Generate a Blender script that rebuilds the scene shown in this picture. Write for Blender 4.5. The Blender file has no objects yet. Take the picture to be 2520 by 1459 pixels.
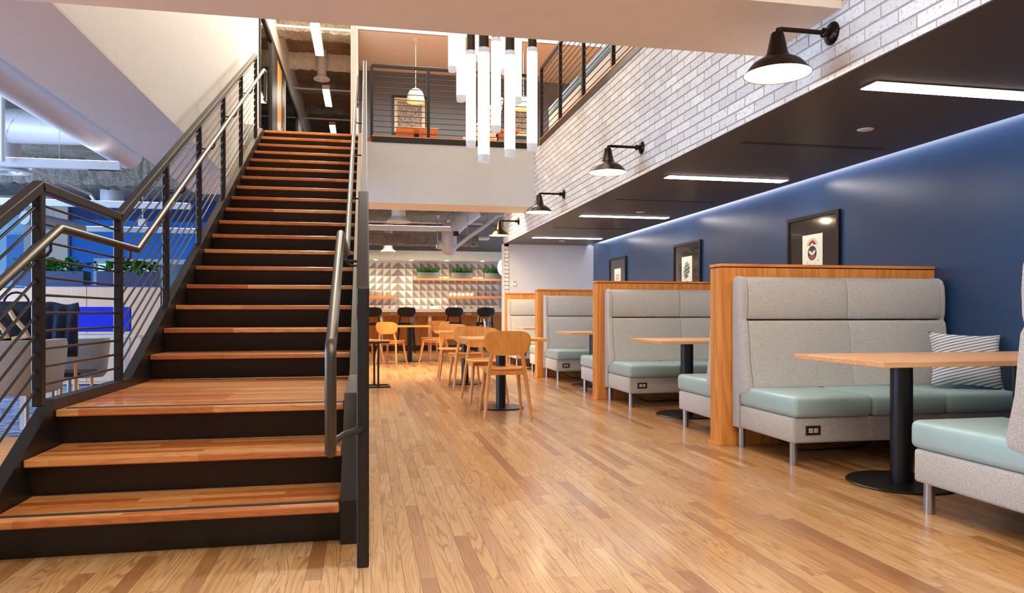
import bpy, bmesh, math, random
from mathutils import Vector, Matrix

R = random.Random(7)
S = bpy.context.scene
COL = S.collection
A = math.radians(11.31)
CA, SA = math.cos(A), math.sin(A)
F, CX, CY, CH = 1800.0, 1260.0, 770.0, 1.0     # focal length in px, principal column, horizon row, camera height

# ------------------------------------------------------------------ camera, world, exposure
cam_d = bpy.data.cameras.new('camera'); cam = bpy.data.objects.new('camera', cam_d); COL.objects.link(cam)
cam.location = (0, 0, CH); cam.rotation_euler = (math.pi/2, 0, -A)
cam_d.sensor_width = 36.0; cam_d.lens = F/2520*36; cam_d.shift_y = (CY-729.5)/2520
cam_d.clip_start = .05; cam_d.clip_end = 300
S.camera = cam
S.view_settings.view_transform = 'Standard'; S.view_settings.look = 'None'
S.view_settings.gamma = 1; S.view_settings.use_curve_mapping = False
S.view_settings.exposure = 0.36
S.cycles.use_denoising = True
S.cycles.transparent_max_bounces = 24; S.cycles.max_bounces = 8; S.cycles.diffuse_bounces = 5; S.cycles.glossy_bounces = 4
S.cycles.sample_clamp_indirect = 6.0
w = bpy.data.worlds.new('sky'); S.world = w; w.use_nodes = True
bg = w.node_tree.nodes['Background']; bg.inputs[0].default_value = (.42, .66, 1.0, 1); bg.inputs[1].default_value = 0.9

def area_light(name, loc, size, energy, col, rot=(0, 0, 0), spread=180):
    d = bpy.data.lights.new(name, 'AREA'); d.shape = 'RECTANGLE'; d.size, d.size_y = size
    d.energy = energy; d.color = col; d.spread = math.radians(spread)
    o = bpy.data.objects.new(name, d); COL.objects.link(o); o.location = loc; o.rotation_euler = rot
    return o
def point_light(name, loc, energy, col, r=.04):
    d = bpy.data.lights.new(name, 'POINT'); d.energy = energy; d.color = col; d.shadow_soft_size = r
    o = bpy.data.objects.new(name, d); COL.objects.link(o); o.location = loc
    return o
WARM = (1, .78, .52); NEUT = (1, .95, .88)
# daylight from the window front along the open office side
area_light('window_daylight', (-8.6, 6.5, 1.7), (2.6, 9.0), 850, (.45, .68, 1.0), (0, -math.pi/2, 0))
# unseen area lights added for the void, entrance bay, kitchen, upper lounge and corridor
area_light('void_fill', (1.25, 8.0, 7.09), (2.4, 5.5), 250, NEUT)
area_light('entrance_fill', (1.2, .6, 3.44), (4.0, 3.4), 178, NEUT)
area_light('kitchen_fill', (.5, 12.9, 3.44), (3.0, 1.0), 330, WARM, spread=140)
area_light('kitchen_fill_row', (.8, 18.25, 2.84), (4.4, .3), 95, WARM)  # second kitchen light added, hidden behind the sprayed beam
area_light('lounge_fill', (3.0, 13.0, 7.05), (5.0, 1.6), 390, NEUT)
area_light('corridor_fill', (-.95, 13.3, 6.85), (.3, 1.2), 240, WARM)  # added out of view to brighten the upper corridor

# ------------------------------------------------------------------ materials
def lin(c):
    return tuple(((x/255)/12.92 if x/255 <= .04045 else ((x/255+.055)/1.055)**2.4) for x in c) + (1,)
class NT:
    def __init__(s, name):
        s.m = bpy.data.materials.new(name); s.m.use_nodes = True; s.t = s.m.node_tree
        s.b = s.t.nodes['Principled BSDF']
    def n(s, typ, **kw):
        x = s.t.nodes.new(typ)
        for k, v in kw.items(): setattr(x, k, v)
        return x
    def l(s, a, b): s.t.links.new(a, b)
    def math(s, op, a, b=None):
        x = s.n('ShaderNodeMath', operation=op)
        for i, v in enumerate((a, b)):
            if v is None: continue
            if isinstance(v, (int, float)): x.inputs[i].default_value = v
            else: s.l(v, x.inputs[i])
        return x.outputs[0]
    def mix(s, fac, a, b, typ='MIX'):
        x = s.n('ShaderNodeMix', data_type='RGBA', blend_type=typ)
        for i, v in ((0, fac), (6, a), (7, b)):
            if isinstance(v, (int, float)): x.inputs[i].default_value = v
            elif isinstance(v, tuple): x.inputs[i].default_value = v
            else: s.l(v, x.inputs[i])
        return x.outputs[2]
    def noise(s, vec, scale, detail=3, rough=.5, dist=0):
        x = s.n('ShaderNodeTexNoise'); x.inputs['Scale'].default_value = scale
        x.inputs['Detail'].default_value = detail; x.inputs['Roughness'].default_value = rough
        x.inputs['Distortion'].default_value = dist
        if vec is not None: s.l(vec, x.inputs['Vector'])
        return x.outputs[0]
    def mapping(s, vec, scale=(1, 1, 1), loc=(0, 0, 0), rot=(0, 0, 0)):
        x = s.n('ShaderNodeMapping'); s.l(vec, x.inputs[0])
        x.inputs['Location'].default_value = loc; x.inputs['Rotation'].default_value = rot; x.inputs['Scale'].default_value = scale
        return x.outputs[0]
    def obj(s): return s.n('ShaderNodeTexCoord').outputs['Object']
    def pos(s): return s.n('ShaderNodeNewGeometry').outputs['Position']
    def bump(s, h, strength=.3, dist=.01):
        x = s.n('ShaderNodeBump'); x.inputs['Strength'].default_value = strength; x.inputs['Distance'].default_value = dist
        s.l(h, x.inputs['Height']); s.l(x.outputs[0], s.b.inputs['Normal'])
    def rnd(s):
        a = s.n('ShaderNodeAttribute', attribute_name='pr'); o = s.n('ShaderNodeObjectInfo')
        return s.math('FRACT', s.math('ADD', a.outputs['Fac'], o.outputs['Random']))
    def ramp(s, fac, stops):
        x = s.n('ShaderNodeValToRGB'); e = x.color_ramp.elements
        while len(e) < len(stops): e.new(.5)
        for k, (p, c) in zip(e, stops): k.position = p; k.color = c
        s.l(fac, x.inputs[0]); return x.outputs[0]

def mat(name, col, rough=.5, metal=0, var=None, bump=None, coat=0, spec=.5, emit=None, world=False):
    k = NT(name); b = k.b; c = lin(col)
    b.inputs['Base Color'].default_value = c; b.inputs['Roughness'].default_value = rough
    b.inputs['Metallic'].default_value = metal; b.inputs['Specular IOR Level'].default_value = spec
    b.inputs['Coat Weight'].default_value = coat
    vec = k.pos() if world else k.obj()
    if var:
        n = k.noise(vec, var[0], 3)
        d = tuple(x*(1-var[1]) for x in c[:3])+(1,); u = tuple(min(1, x*(1+var[1])) for x in c[:3])+(1,)
        k.l(k.ramp(n, [(.3, d), (.7, u)]), b.inputs['Base Color'])
    else:
        n = k.noise(vec, 9, 2)
        k.l(k.ramp(n, [(.3, tuple(x*.96 for x in c[:3])+(1,)), (.7, c)]), b.inputs['Base Color'])
    if bump: k.bump(k.noise(vec, bump[0], 4), bump[1], bump[2] if len(bump) > 2 else .01)
    if emit:
        b.inputs['Emission Color'].default_value = lin(emit[0]); b.inputs['Emission Strength'].default_value = emit[1]
    return k.m

def wood(name, c1, c2, axis='x', rough=.42, coat=.0, fine=1.0, contrast=1.0, world=False):
    k = NT(name); vec = k.pos() if world else k.obj()
    sc = {'x': (.35, 5, 5), 'y': (5, .35, 5), 'z': (5, 5, .35)}[axis]
    rv = k.rnd()
    cmb = k.n('ShaderNodeCombineXYZ')
    for i in range(3): k.l(k.math('MULTIPLY', rv, 9.0+3*i), cmb.inputs[i])
    va = k.n('ShaderNodeVectorMath', operation='ADD'); k.l(vec, va.inputs[0]); k.l(cmb.outputs[0], va.inputs[1])
    v = k.mapping(va.outputs[0], tuple(s*fine for s in sc))
    n1 = k.noise(v, 1.3, 2, .5, .4)
    band = k.math('ADD', k.math('MULTIPLY', k.math('SINE', k.math('MULTIPLY', n1, 70.0)), .5), .5)
    n2 = k.noise(k.mapping(va.outputs[0], tuple(s*6*fine for s in sc)), 2.2, 3)
    f = k.math('ADD', k.math('MULTIPLY', band, .45*contrast), k.math('MULTIPLY', n2, .55))
    col = k.ramp(f, [(.15, lin(c1)), (.8, lin(c2))])
    k.l(col, k.b.inputs['Base Color'])
    k.b.inputs['Roughness'].default_value = rough; k.b.inputs['Coat Weight'].default_value = coat
    k.b.inputs['Coat Roughness'].default_value = .15
    k.bump(f, .08, .002)
    return k.m

def floor_wood(name):
    k = NT(name); p = k.pos(); rv = k.rnd()
    cmb = k.n('ShaderNodeCombineXYZ')
    for i, s in enumerate((17.0, 43.0, 29.0)): k.l(k.math('MULTIPLY', rv, s), cmb.inputs[i])
    va = k.n('ShaderNodeVectorMath', operation='ADD'); k.l(p, va.inputs[0]); k.l(cmb.outputs[0], va.inputs[1])
    v = va.outputs[0]
    n1 = k.noise(k.mapping(v, (9.5, .62, 1)), 1.5, 1.2, .45, .22)
    ring = k.math('POWER', k.math('ADD', k.math('MULTIPLY', k.math('SINE', k.math('MULTIPLY', n1, 84.0)), .5), .5), 3.2)
    fine = k.noise(k.mapping(v, (95, 5, 1)), 1.5, 3, .6)
    patch = k.noise(k.mapping(v, (5, .8, 1)), 1.0, 2)
    tone = k.math('FRACT', k.math('MULTIPLY', rv, 7.31))
    base = k.ramp(tone, [(0, lin((142, 95, 53))), (.12, lin((176, 129, 77))), (.35, lin((204, 161, 101))), (.6, lin((196, 151, 95))), (.85, lin((214, 179, 126))), (1, lin((168, 120, 74)))])
    amt = k.math('MULTIPLY', ring, k.math('ADD', k.math('MULTIPLY', patch, 1.0), .02))
    c = k.mix(amt, base, lin((118, 68, 34)))
    c = k.mix(k.math('MULTIPLY', fine, .5), c, lin((158, 102, 56)))
    k.l(c, k.b.inputs['Base Color'])
    k.b.inputs['Roughness'].default_value = .34
    k.b.inputs['Coat Weight'].default_value = .35; k.b.inputs['Coat Roughness'].default_value = .16
    k.bump(k.math('ADD', k.math('MULTIPLY', ring, .5), fine), .05, .002)
    return k.m

def brick_mat(name):
    k = NT(name); p = k.pos(); rv = k.rnd()
    n = k.noise(p, 42, 4, .7); n2 = k.noise(k.mapping(p, (1, 1, 1)), 160, 2, .6)
    base = k.ramp(rv, [(0, lin((212, 209, 206))), (.5, lin((226, 223, 220))), (1, lin((236, 234, 231)))])
    c = k.mix(k.ramp(n, [(.32, (1, 1, 1, 1)), (.46, (0, 0, 0, 1))]), base, lin((182, 179, 177)))
    pit = k.ramp(n2, [(.27, (1, 1, 1, 1)), (.33, (0, 0, 0, 1))])
    c = k.mix(pit, c, lin((118, 112, 110)))
    k.l(c, k.b.inputs['Base Color']); k.b.inputs['Roughness'].default_value = .75
    k.bump(k.math('ADD', n, n2), .5, .006)
    return k.m

def fabric(name, c1, c2, scale=900):
    k = NT(name); p = k.obj()
    n = k.noise(p, scale*.32, 3, .8); m = k.noise(p, 7, 2)
    c = k.ramp(n, [(.36, lin(c1)), (.64, lin(c2))])
    k.l(c, k.b.inputs['Base Color']); k.b.inputs['Roughness'].default_value = .95
    k.b.inputs['Sheen Weight'].default_value = .25; k.b.inputs['Specular IOR Level'].default_value = .2
    k.bump(k.math('ADD', n, m), .35, .003)
    return k.m

def stripes(name, c1, c2, freq=95):
    k = NT(name)
    x = k.n('ShaderNodeTexWave', wave_type='BANDS', bands_direction='Z'); x.inputs['Scale'].default_value = freq/6.28
    x.inputs['Distortion'].default_value = .6; x.inputs['Detail'].default_value = 0; x.inputs['Detail Scale'].default_value = .25
    k.l(k.mapping(k.obj(), (1, 1, 1), (0, 0, 0), (.0, .30, 0)), x.inputs[0])
    k.l(k.ramp(x.outputs[1], [(.5, lin(c1)), (.62, lin(c2))]), k.b.inputs['Base Color']); k.b.inputs['Roughness'].default_value = .9
    return k.m

def glass(name, col=(225, 240, 240), rough=.0, alpha=.18):
    k = NT(name); t = k.t
    tr = k.n('ShaderNodeBsdfTransparent'); gl = k.n('ShaderNodeBsdfGlossy'); gl.inputs['Roughness'].default_value = .02
    tr.inputs[0].default_value = lin(col); fr = k.n('ShaderNodeFresnel'); fr.inputs[0].default_value = 1.45
    nz = k.noise(k.obj(), 3, 1)
    mx = k.n('ShaderNodeMixShader'); k.l(k.math('ADD', k.math('MULTIPLY', fr.outputs[0], .9), k.math('MULTIPLY', nz, alpha*.3)), mx.inputs[0])
    k.l(tr.outputs[0], mx.inputs[1]); k.l(gl.outputs[0], mx.inputs[2])
    k.l(mx.outputs[0], t.nodes['Material Output'].inputs[0])
    return k.m

def carpet(name):
    k = NT(name); p = k.pos()
    n = k.noise(k.mapping(p, (2.2, 14, 1)), 2.6, 3, .6, .5); n2 = k.noise(p, 240, 2)
    c = k.ramp(n, [(.44, lin((38, 52, 92))), (.5, lin((120, 135, 170))), (.6, lin((178, 188, 212)))])
    k.l(c, k.b.inputs['Base Color']); k.b.inputs['Roughness'].default_value = 1; k.bump(n2, .6, .006)
    return k.m

def sprayed(name, c1, c2):
    k = NT(name); p = k.pos(); n = k.noise(p, 26, 5, .75); n2 = k.noise(p, 4, 2)
    k.l(k.ramp(k.math('ADD', k.math('MULTIPLY', n, .7), k.math('MULTIPLY', n2, .3)), [(.38, lin(c1)), (.62, lin(c2))]), k.b.inputs['Base Color'])
    k.b.inputs['Roughness'].default_value = 1; k.bump(n, 1.0, .05)
    return k.m

def scribble(name, ink, paper, sx=60, sz=14):
    k = NT(name); p = k.obj()
    n = k.noise(k.mapping(p, (sx, 1, sz)), 1.6, 5, .75, 1.2)
    k.l(k.ramp(n, [(.47, lin(ink)), (.53, lin(paper))]), k.b.inputs['Base Color']); k.b.inputs['Roughness'].default_value = .8
    return k.m

def emis(name, col, st, base=None):
    k = NT(name); k.b.inputs['Base Color'].default_value = lin(base or col)
    k.b.inputs['Emission Color'].default_value = lin(col)
    n = k.noise(k.obj(), 2, 1); k.l(k.math('ADD', k.math('MULTIPLY', n, st*.02), st), k.b.inputs['Emission Strength'])
    return k.m

MT = {}
MT['floor'] = floor_wood('oak_strip_floor')
MT['sub'] = mat('dark_subfloor', (70, 45, 28), .9)
MT['brick'] = brick_mat('whitewashed_brick')
MT['mortar'] = mat('grey_mortar', (182, 173, 166), .95, bump=(120, .4, .004))
MT['white'] = mat('white_wall_paint', (210, 209, 204), .62, world=True)
MT['white_office'] = mat('white_office_paint', (205, 208, 216), .6, world=True)
MT['offwhite'] = mat('white_ceiling_paint', (238, 224, 208), .7, world=True)
MT['band_shaded'] = mat('white_ceiling_paint_shaded', (204, 198, 199), .7, world=True)  # ceiling white darkened: the band's dimmer light is put into the colour
MT['soffit'] = mat('dark_brown_soffit_paint', (80, 70, 57), .40, coat=.0, spec=.35, world=True)
MT['blue'] = mat('slate_blue_wall_paint', (44, 68, 102), .28, world=True, bump=(60, .05, .003))
MT['blue_office'] = mat('bright_blue_office_paint', (0, 120, 224), .6, world=True)
MT['blue_dark'] = mat('dark_blue_office_paint', (16, 56, 124), .6, world=True)
MT['blue_lounge'] = mat('grey_blue_lounge_paint', (100, 108, 118), .5, world=True)
MT['steel'] = mat('dark_bronze_steel', (27, 22, 18), .40, .1, var=(40, .15), bump=(160, .08, .002))
MT['tube'] = mat('brushed_dark_steel_tube', (84, 76, 64), .36, .7)
MT['riser'] = mat('black_speckled_riser', (24, 17, 13), .55, var=(220, .45), bump=(240, .15, .002))
def tread_wood(name):
    k = NT(name); p = k.pos()
    br = k.n('ShaderNodeTexBrick'); k.l(k.mapping(p, (1, 1, 1), (.13, .02, 0)), br.inputs[0])
    br.inputs['Color1'].default_value = (0, 0, 0, 1); br.inputs['Color2'].default_value = (1, 1, 1, 1); br.inputs['Mortar'].default_value = (.3, .3, .3, 1)
    br.inputs['Scale'].default_value = 1; br.inputs['Mortar Size'].default_value = .0006; br.inputs['Brick Width'].default_value = .62; br.inputs['Row Height'].default_value = .058; br.offset = .37
    tone = br.outputs['Color']
    n = k.noise(k.mapping(p, (3.2, 60, 60)), 1.4, 4, .6)
    n1 = k.noise(k.mapping(p, (1.2, 9, 9)), 1.5, 2, .5, .4)
    ring = k.math('ADD', k.math('MULTIPLY', k.math('SINE', k.math('MULTIPLY', n1, 60.0)), .5), .5)
    c = k.mix(tone, lin((190, 98, 38)), lin((246, 180, 102)))
    c = k.mix(k.math('MULTIPLY', n, .55), c, lin((162, 88, 44)))
    c = k.mix(k.math('MULTIPLY', k.math('POWER', ring, 3.0), .3), c, lin((120, 60, 28)))
    k.l(c, k.b.inputs['Base Color']); k.b.inputs['Roughness'].default_value = .32; k.b.inputs['Coat Weight'].default_value = .2
    return k.m
MT['tread'] = tread_wood('orange_oak_tread')
MT['grip'] = mat('black_rubber_grip', (26, 24, 24), .8)
MT['oak'] = wood('oak_veneer_panel', (206, 124, 48), (232, 156, 76), 'z', .45, .1, .7)
MT['oak_x'] = wood('oak_veneer_edge', (208, 126, 50), (234, 158, 78), 'x', .45, .1, .7)
MT['table'] = wood('light_oak_laminate', (216, 156, 104), (236, 184, 134), 'x', .36, .15, .8, .6)
MT['ply'] = wood('birch_plywood', (230, 150, 64), (244, 178, 96), 'z', .4, .15, .6, .5)
MT['chairleg'] = wood('beech_leg', (220, 140, 62), (238, 168, 92), 'z', .42, .1, .6, .5)
MT['shelf'] = wood('red_oak_shelf', (204, 112, 60), (230, 148, 92), 'x', .4, .1, .8, .6)
MT['black'] = mat('black_powder_coat', (20, 18, 18), .35, .2)
MT['blackwood'] = mat('black_stained_wood', (22, 19, 18), .5)
MT['fabric'] = fabric('grey_wool_fabric', (142, 137, 130), (222, 217, 210))
MT['vinyl'] = mat('pale_teal_vinyl', (166, 194, 192), .34, coat=.1, bump=(14, .10, .01))
MT['chrome'] = mat('satin_chrome', (176, 176, 182), .24, .9)
MT['plate'] = mat('dark_outlet_plate', (42, 34, 30), .4)
MT['socket'] = mat('white_plastic', (226, 222, 214), .4)
MT['pillow'] = stripes('striped_pillow_cloth', (226, 224, 222), (132, 130, 134))
MT['frame'] = mat('black_picture_frame', (20, 17, 15), .4)
MT['matboard'] = mat('dark_mat_board', (44, 38, 32), .25)
MT['paper'] = mat('cream_paper', (226, 224, 198), .8)
MT['ink_red'] = mat('red_brown_ink', (160, 66, 56), .8)
MT['ink_pink'] = mat('faded_red_ink', (206, 140, 126), .8)
MT['ink_black'] = mat('black_ink', (62, 58, 52), .8)
MT['bronze'] = mat('dark_bronze_lamp', (44, 32, 24), .28, .8)
MT['shade_in'] = mat('cream_lamp_enamel', (216, 200, 172), .5)
MT['bulb'] = emis('warm_bulb', (255, 222, 170), 10)
MT['tube_glow'] = emis('frosted_white_tube', (255, 250, 246), .80, (120, 118, 116))
MT['tube_cap'] = mat('frosted_tube_end', (150, 150, 154), .35, emit=((230, 228, 232), .42))
MT['linear'] = emis('white_linear_lens', (255, 246, 236), 21)
MT['linear_dim'] = emis('office_linear_lens', (255, 250, 245), 7)
MT['globe'] = emis('warm_globe_glass', (255, 238, 200), 3.2)
MT['bronze_cap'] = mat('brushed_bronze_cap', (78, 68, 56), .35, .7)
MT['duct'] = mat('painted_duct', (210, 212, 220), .45, .1)
MT['spray'] = sprayed('sprayed_fireproofing', (128, 124, 118), (190, 186, 178))
MT['spray_dark'] = sprayed('dark_ceiling_deck', (118, 98, 76), (176, 150, 120))
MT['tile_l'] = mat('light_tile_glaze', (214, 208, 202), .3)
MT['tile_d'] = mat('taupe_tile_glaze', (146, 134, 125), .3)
MT['grout'] = mat('tile_grout', (176, 168, 160), .9)
MT['counter'] = mat('white_counter_stone', (214, 208, 206), .35)
MT['ceramic'] = mat('white_ceramic', (240, 236, 230), .3)
MT['glassware'] = glass('clear_glass', (252, 253, 253))
MT['pane'] = glass('window_pane', (215, 232, 238))
MT['leaf'] = mat('green_leaf', (44, 118, 30), .45, var=(22, .45))
MT['planter'] = mat('grey_planter_box', (98, 100, 94), .5)
MT['planter_blue'] = mat('blue_grey_planter_box', (22, 42, 92), .5)
MT['soil'] = mat('dark_soil', (52, 38, 26), .95)
MT['carpet'] = carpet('blue_grey_carpet')
MT['laminate'] = wood('pale_pink_laminate', (216, 172, 140), (232, 194, 164), 'z', .5, 0, 1.4, .3)
MT['felt_blue'] = mat('cobalt_blue_felt', (18, 40, 205), .9)
MT['office_grey'] = fabric('grey_office_upholstery', (132, 130, 130), (172, 170, 168))
MT['jacket'] = mat('navy_jacket_cloth', (22, 30, 58), .9, var=(14, .4), bump=(18, .5, .02))
MT['bag'] = mat('black_bag_nylon', (20, 24, 40), .7, bump=(30, .3, .01))
MT['strap'] = mat('tan_bag_strap', (206, 168, 130), .7)
MT['deskwhite'] = mat('white_desk_top', (224, 218, 214), .4)
MT['doorwood'] = wood('oak_door', (196, 122, 44), (222, 152, 70), 'z', .4, .1, .8)
MT['lounge_white'] = mat('cream_chair_shell', (226, 216, 200), .5)
MT['pink_shade'] = mat('pale_pink_lamp_shade', (216, 190, 178), .5)
MT['sofa_blue'] = fabric('light_blue_sofa_cloth', (118, 158, 186), (150, 186, 208))
MT['sofa_cream'] = fabric('cream_sofa_cloth', (206, 198, 180), (228, 220, 204))
MT['art'] = scribble('black_ink_scribble', (44, 44, 46), (206, 200, 190))
MT['facade'] = mat('pale_facade', (214, 226, 244), .8)
MT['facade_glass'] = mat('blue_facade_glass', (52, 120, 200), .15)

# ------------------------------------------------------------------ mesh helpers
ORG = {}                                             # world origin of every object built here
class MB:
    def __init__(s): s.v, s.f, s.mi, s.pr, s.cur = [], [], [], [], 0
    def add(s, vs, fs, mi=None, pr=0.0):
        o = len(s.v); s.v += [tuple(p) for p in vs]
        for f in fs: s.f.append([i+o for i in f]); s.mi.append(s.cur if mi is None else mi); s.pr.append(pr)
        return s
    def box(s, x0, x1, y0, y1, z0, z1, mi=None, pr=0.0):
        v = [(x, y, z) for z in (z0, z1) for y in (y0, y1) for x in (x0, x1)]
        return s.add(v, [(0, 2, 3, 1), (4, 5, 7, 6), (0, 1, 5, 4), (2, 6, 7, 3), (0, 4, 6, 2), (1, 3, 7, 5)], mi, pr)
    def beam(s, p0, p1, wx, wz, up=(0, 0, 1), mi=None):
        p0, p1 = Vector(p0), Vector(p1); d = (p1-p0).normalized(); u = Vector(up)
        sd = d.cross(u).normalized(); u = sd.cross(d).normalized()
        v = [p+sd*a*wx/2+u*b*wz/2 for p in (p0, p1) for b in (-1, 1) for a in (-1, 1)]
        return s.add(v, [(0, 1, 3, 2), (4, 6, 7, 5), (0, 4, 5, 1), (2, 3, 7, 6), (0, 2, 6, 4), (1, 5, 7, 3)], mi)
    def prism(s, poly, ax, a0, a1, mi=None):
        """poly: list of 2-tuples in the two axes other than ax (cyclic order y,z / x,z / x,y)"""
        def pt(q, t): return {'x': (t, q[0], q[1]), 'y': (q[0], t, q[1]), 'z': (q[0], q[1], t)}[ax]
        n = len(poly); v = [pt(q, a0) for q in poly]+[pt(q, a1) for q in poly]
        f = [tuple(range(n))[::-1], tuple(range(n, 2*n))]+[(i, (i+1) % n, n+(i+1) % n, n+i) for i in range(n)]
        return s.add(v, f, mi)
    def tube(s, pts, r, n=10, caps=True, mi=None, rad=None):
        pts = [Vector(p) for p in pts]; m = len(pts)
        t0 = (pts[1]-pts[0]).normalized()
        u = t0.orthogonal().normalized(); vs, fs = [], []
        for i, p in enumerate(pts):
            if i == 0: t = t0
            elif i == m-1: t = (pts[-1]-pts[-2]).normalized()
            else: t = ((pts[i]-pts[i-1]).normalized()+(pts[i+1]-pts[i]).normalized()).normalized()
            u = (u-t*u.dot(t)).normalized(); b = t.cross(u)
            rr = rad[i] if rad else r
            if 0 < i < m-1:
                c = (pts[i]-pts[i-1]).normalized().dot((pts[i+1]-pts[i]).normalized())
                k = 1/max(.5, math.sqrt(max(.01, (1+c)/2)))
                bend = ((pts[i+1]-pts[i]).normalized()-(pts[i]-pts[i-1]).normalized())
                bd = bend.normalized() if bend.length > 1e-5 else None
            else: k, bd = 1, None
            for j in range(n):
                a = 2*math.pi*j/n; q = (u*math.cos(a)+b*math.sin(a))*rr
                if bd is not None:
                    e = bd-t*bd.dot(t)
                    if e.length > 1e-5: e.normalize(); q = q+e*(q.dot(e)*(k-1))
                vs.append(p+q)
        for i in range(m-1):
            for j in range(n): fs.append((i*n+j, i*n+(j+1) % n, (i+1)*n+(j+1) % n, (i+1)*n+j))
        if caps: fs += [tuple(range(n))[::-1], tuple(range((m-1)*n, m*n))]
        return s.add(vs, fs, mi)
    def lathe(s, prof, c=(0, 0, 0), n=24, mi=None):
        """prof: list of (r, z); closed at ends where r == 0"""
        vs, fs, idx = [], [], []
        for r, z in prof:
            if r < 1e-6: idx.append([len(vs)]); vs.append((c[0], c[1], c[2]+z))
            else:
                idx.append(list(range(len(vs), len(vs)+n)))
                vs += [(c[0]+r*math.cos(2*math.pi*j/n), c[1]+r*math.sin(2*math.pi*j/n), c[2]+z) for j in range(n)]
        for a, b in zip(idx, idx[1:]):
            for j in range(n):
                k = (j+1) % n
                if len(a) == 1 and len(b) == 1: continue
                if len(a) == 1: fs.append((a[0], b[k], b[j]))
                elif len(b) == 1: fs.append((a[j], a[k], b[0]))
                else: fs.append((a[j], a[k], b[k], b[j]))
        return s.add(vs, fs, mi)
    def build(s, name, mats, parent=None, bevel=None, smooth=False, origin=None, kind=None, keep=False):
        if not isinstance(mats, (list, tuple)): mats = [mats]
        if parent is not None: org = ORG[parent.name]
        elif origin is not None: org = Vector(origin)
        else:
            xs, ys, zs = zip(*s.v); org = Vector(((min(xs)+max(xs))/2, (min(ys)+max(ys))/2, min(zs)))
        me = bpy.data.meshes.new(name)
        me.from_pydata([tuple(Vector(p)-org) for p in s.v], [], s.f)
        for m in mats: me.materials.append(MT[m] if isinstance(m, str) else m)
        me.polygons.foreach_set('material_index', s.mi)
        if any(s.pr):
            at = me.attributes.new('pr', 'FLOAT', 'FACE'); at.data.foreach_set('value', s.pr)
        bm = bmesh.new(); bm.from_mesh(me)
        if not keep: bmesh.ops.recalc_face_normals(bm, faces=bm.faces)
        if bevel:
            es = [e for e in bm.edges if len(e.link_faces) == 2 and e.calc_face_angle(0) > .5]
            bmesh.ops.bevel(bm, geom=es, offset=bevel[0], segments=bevel[1], profile=.5, affect='EDGES', clamp_overlap=True)
        bm.to_mesh(me); bm.free()
        if smooth:
            me.polygons.foreach_set('use_smooth', [True]*len(me.polygons))
            me.set_sharp_from_angle(angle=math.radians(40))
        me.update()
        o = bpy.data.objects.new(name, me); COL.objects.link(o)
        if parent is not None: o.parent = parent
        else: o.location = org
        ORG[o.name] = org
        if kind: o['kind'] = kind
        return o
def tag(o, label, cat, group=None):
    o['label'] = label; o['category'] = cat
    if group: o['group'] = group
    return o
def thing(name, label, cat, loc=(0, 0, 0), group=None):
    o = bpy.data.objects.new(name, None); COL.objects.link(o); o.location = loc; o.empty_display_size = .1
    ORG[o.name] = Vector(loc); return tag(o, label, cat, group)
def struct(name, mb, mats, **k):
    return mb.build(name, mats, kind='structure', **k)
def piece(me, name, parent, loc, rot=None, kind=None):
    o = bpy.data.objects.new(name, me); COL.objects.link(o); o.parent = parent
    o.location = Vector(loc)-ORG[parent.name]
    if rot: o.rotation_euler = rot
    return o
def copy_tree(o, parent=None):
    c = o.copy(); COL.objects.link(c); c.parent = parent; ORG[c.name] = ORG[o.name].copy()
    for ch in list(o.children): copy_tree(ch, c)
    return c
def place(proto, used, loc, rz, label, group=None):
    o = proto if not used else copy_tree(proto)
    used.append(1)
    o.location = loc; o.rotation_euler = (0, 0, rz); o['label'] = label
    if group: o['group'] = group
    return o
def mesh_only(mb, mats, bevel=None, smooth=False):
    o = mb.build('temporary', mats, origin=(0, 0, 0), bevel=bevel, smooth=smooth); me = o.data
    bpy.data.objects.remove(o); return me
def P(u, v, X=None, Y=None, Z=None):
    """the point seen at pixel (u, v) on the plane X=, Y= or Z="""
    d = Vector((SA, CA, 0))+Vector((CA, -SA, 0))*((u-CX)/F)+Vector((0, 0, 1))*((CY-v)/F)
    t = X/d.x if X is not None else (Y/d.y if Y is not None else (Z-CH)/d.z)
    return Vector((0, 0, CH))+d*t
def proj(x, y, z):
    D = x*SA+y*CA
    return CX+F*(x*CA-y*SA)/D, CY-F*(z-CH)/D, D

# ------------------------------------------------------------------ levels
XB, XW, XS = 2.65, 4.48, 4.36        # brick face, blue wall, soffit edge at the cove
ZS, ZB = 2.348, 2.728                # soffit over the booths, underside of the beam
Z2 = 3.717                           # upper floor
YF = 11.45                           # balcony front over the kitchen
XI0, XI1 = -1.475, -.108               # clear width between the stair stringers
XL = -1.717                          # white wall left of the stair void

# ------------------------------------------------------------------ floor
flo = struct('floor', MB().box(-9, 4.7, -4, 21, -.06, -.0135), 'sub')
PW = .061
lens = [.32, .46, .6, .78, .95, 1.15]
pm = [mesh_only(MB().box(-PW/2+.0005, PW/2-.0005, -l/2+.0006, l/2-.0006, -.0135, 0), 'floor') for l in lens]
cand = []
rr = random.Random(3)
ncol = int((4.66+1.75)/PW)
for c in range(ncol):
    x = -1.75+(c+.5)*PW; y = -1.0-rr.random()
    while y < 20.3:
        li = rr.randrange(6); l = lens[li]
        if y > 15: li = 4; l = lens[4]
        cand.append((x, y+l/2, li)); y += l
def pvis(q):
    x, y, li = q; l = lens[li]
    if y < 1.2: return 0
    if x < -.1 and y-l/2 > 3.25: return 0
    best = 0
    u, v, D = proj(x, max(y, 2.2), 0)
    if -60 < u < 2580 and v < 1500: best = l*PW/D**3
    if x > 2.9: best *= .25
    return best
cand.sort(key=pvis, reverse=True)
for q in cand[:300]: piece(pm[q[2]], 'plank', flo, (q[0], q[1], 0))
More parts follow.
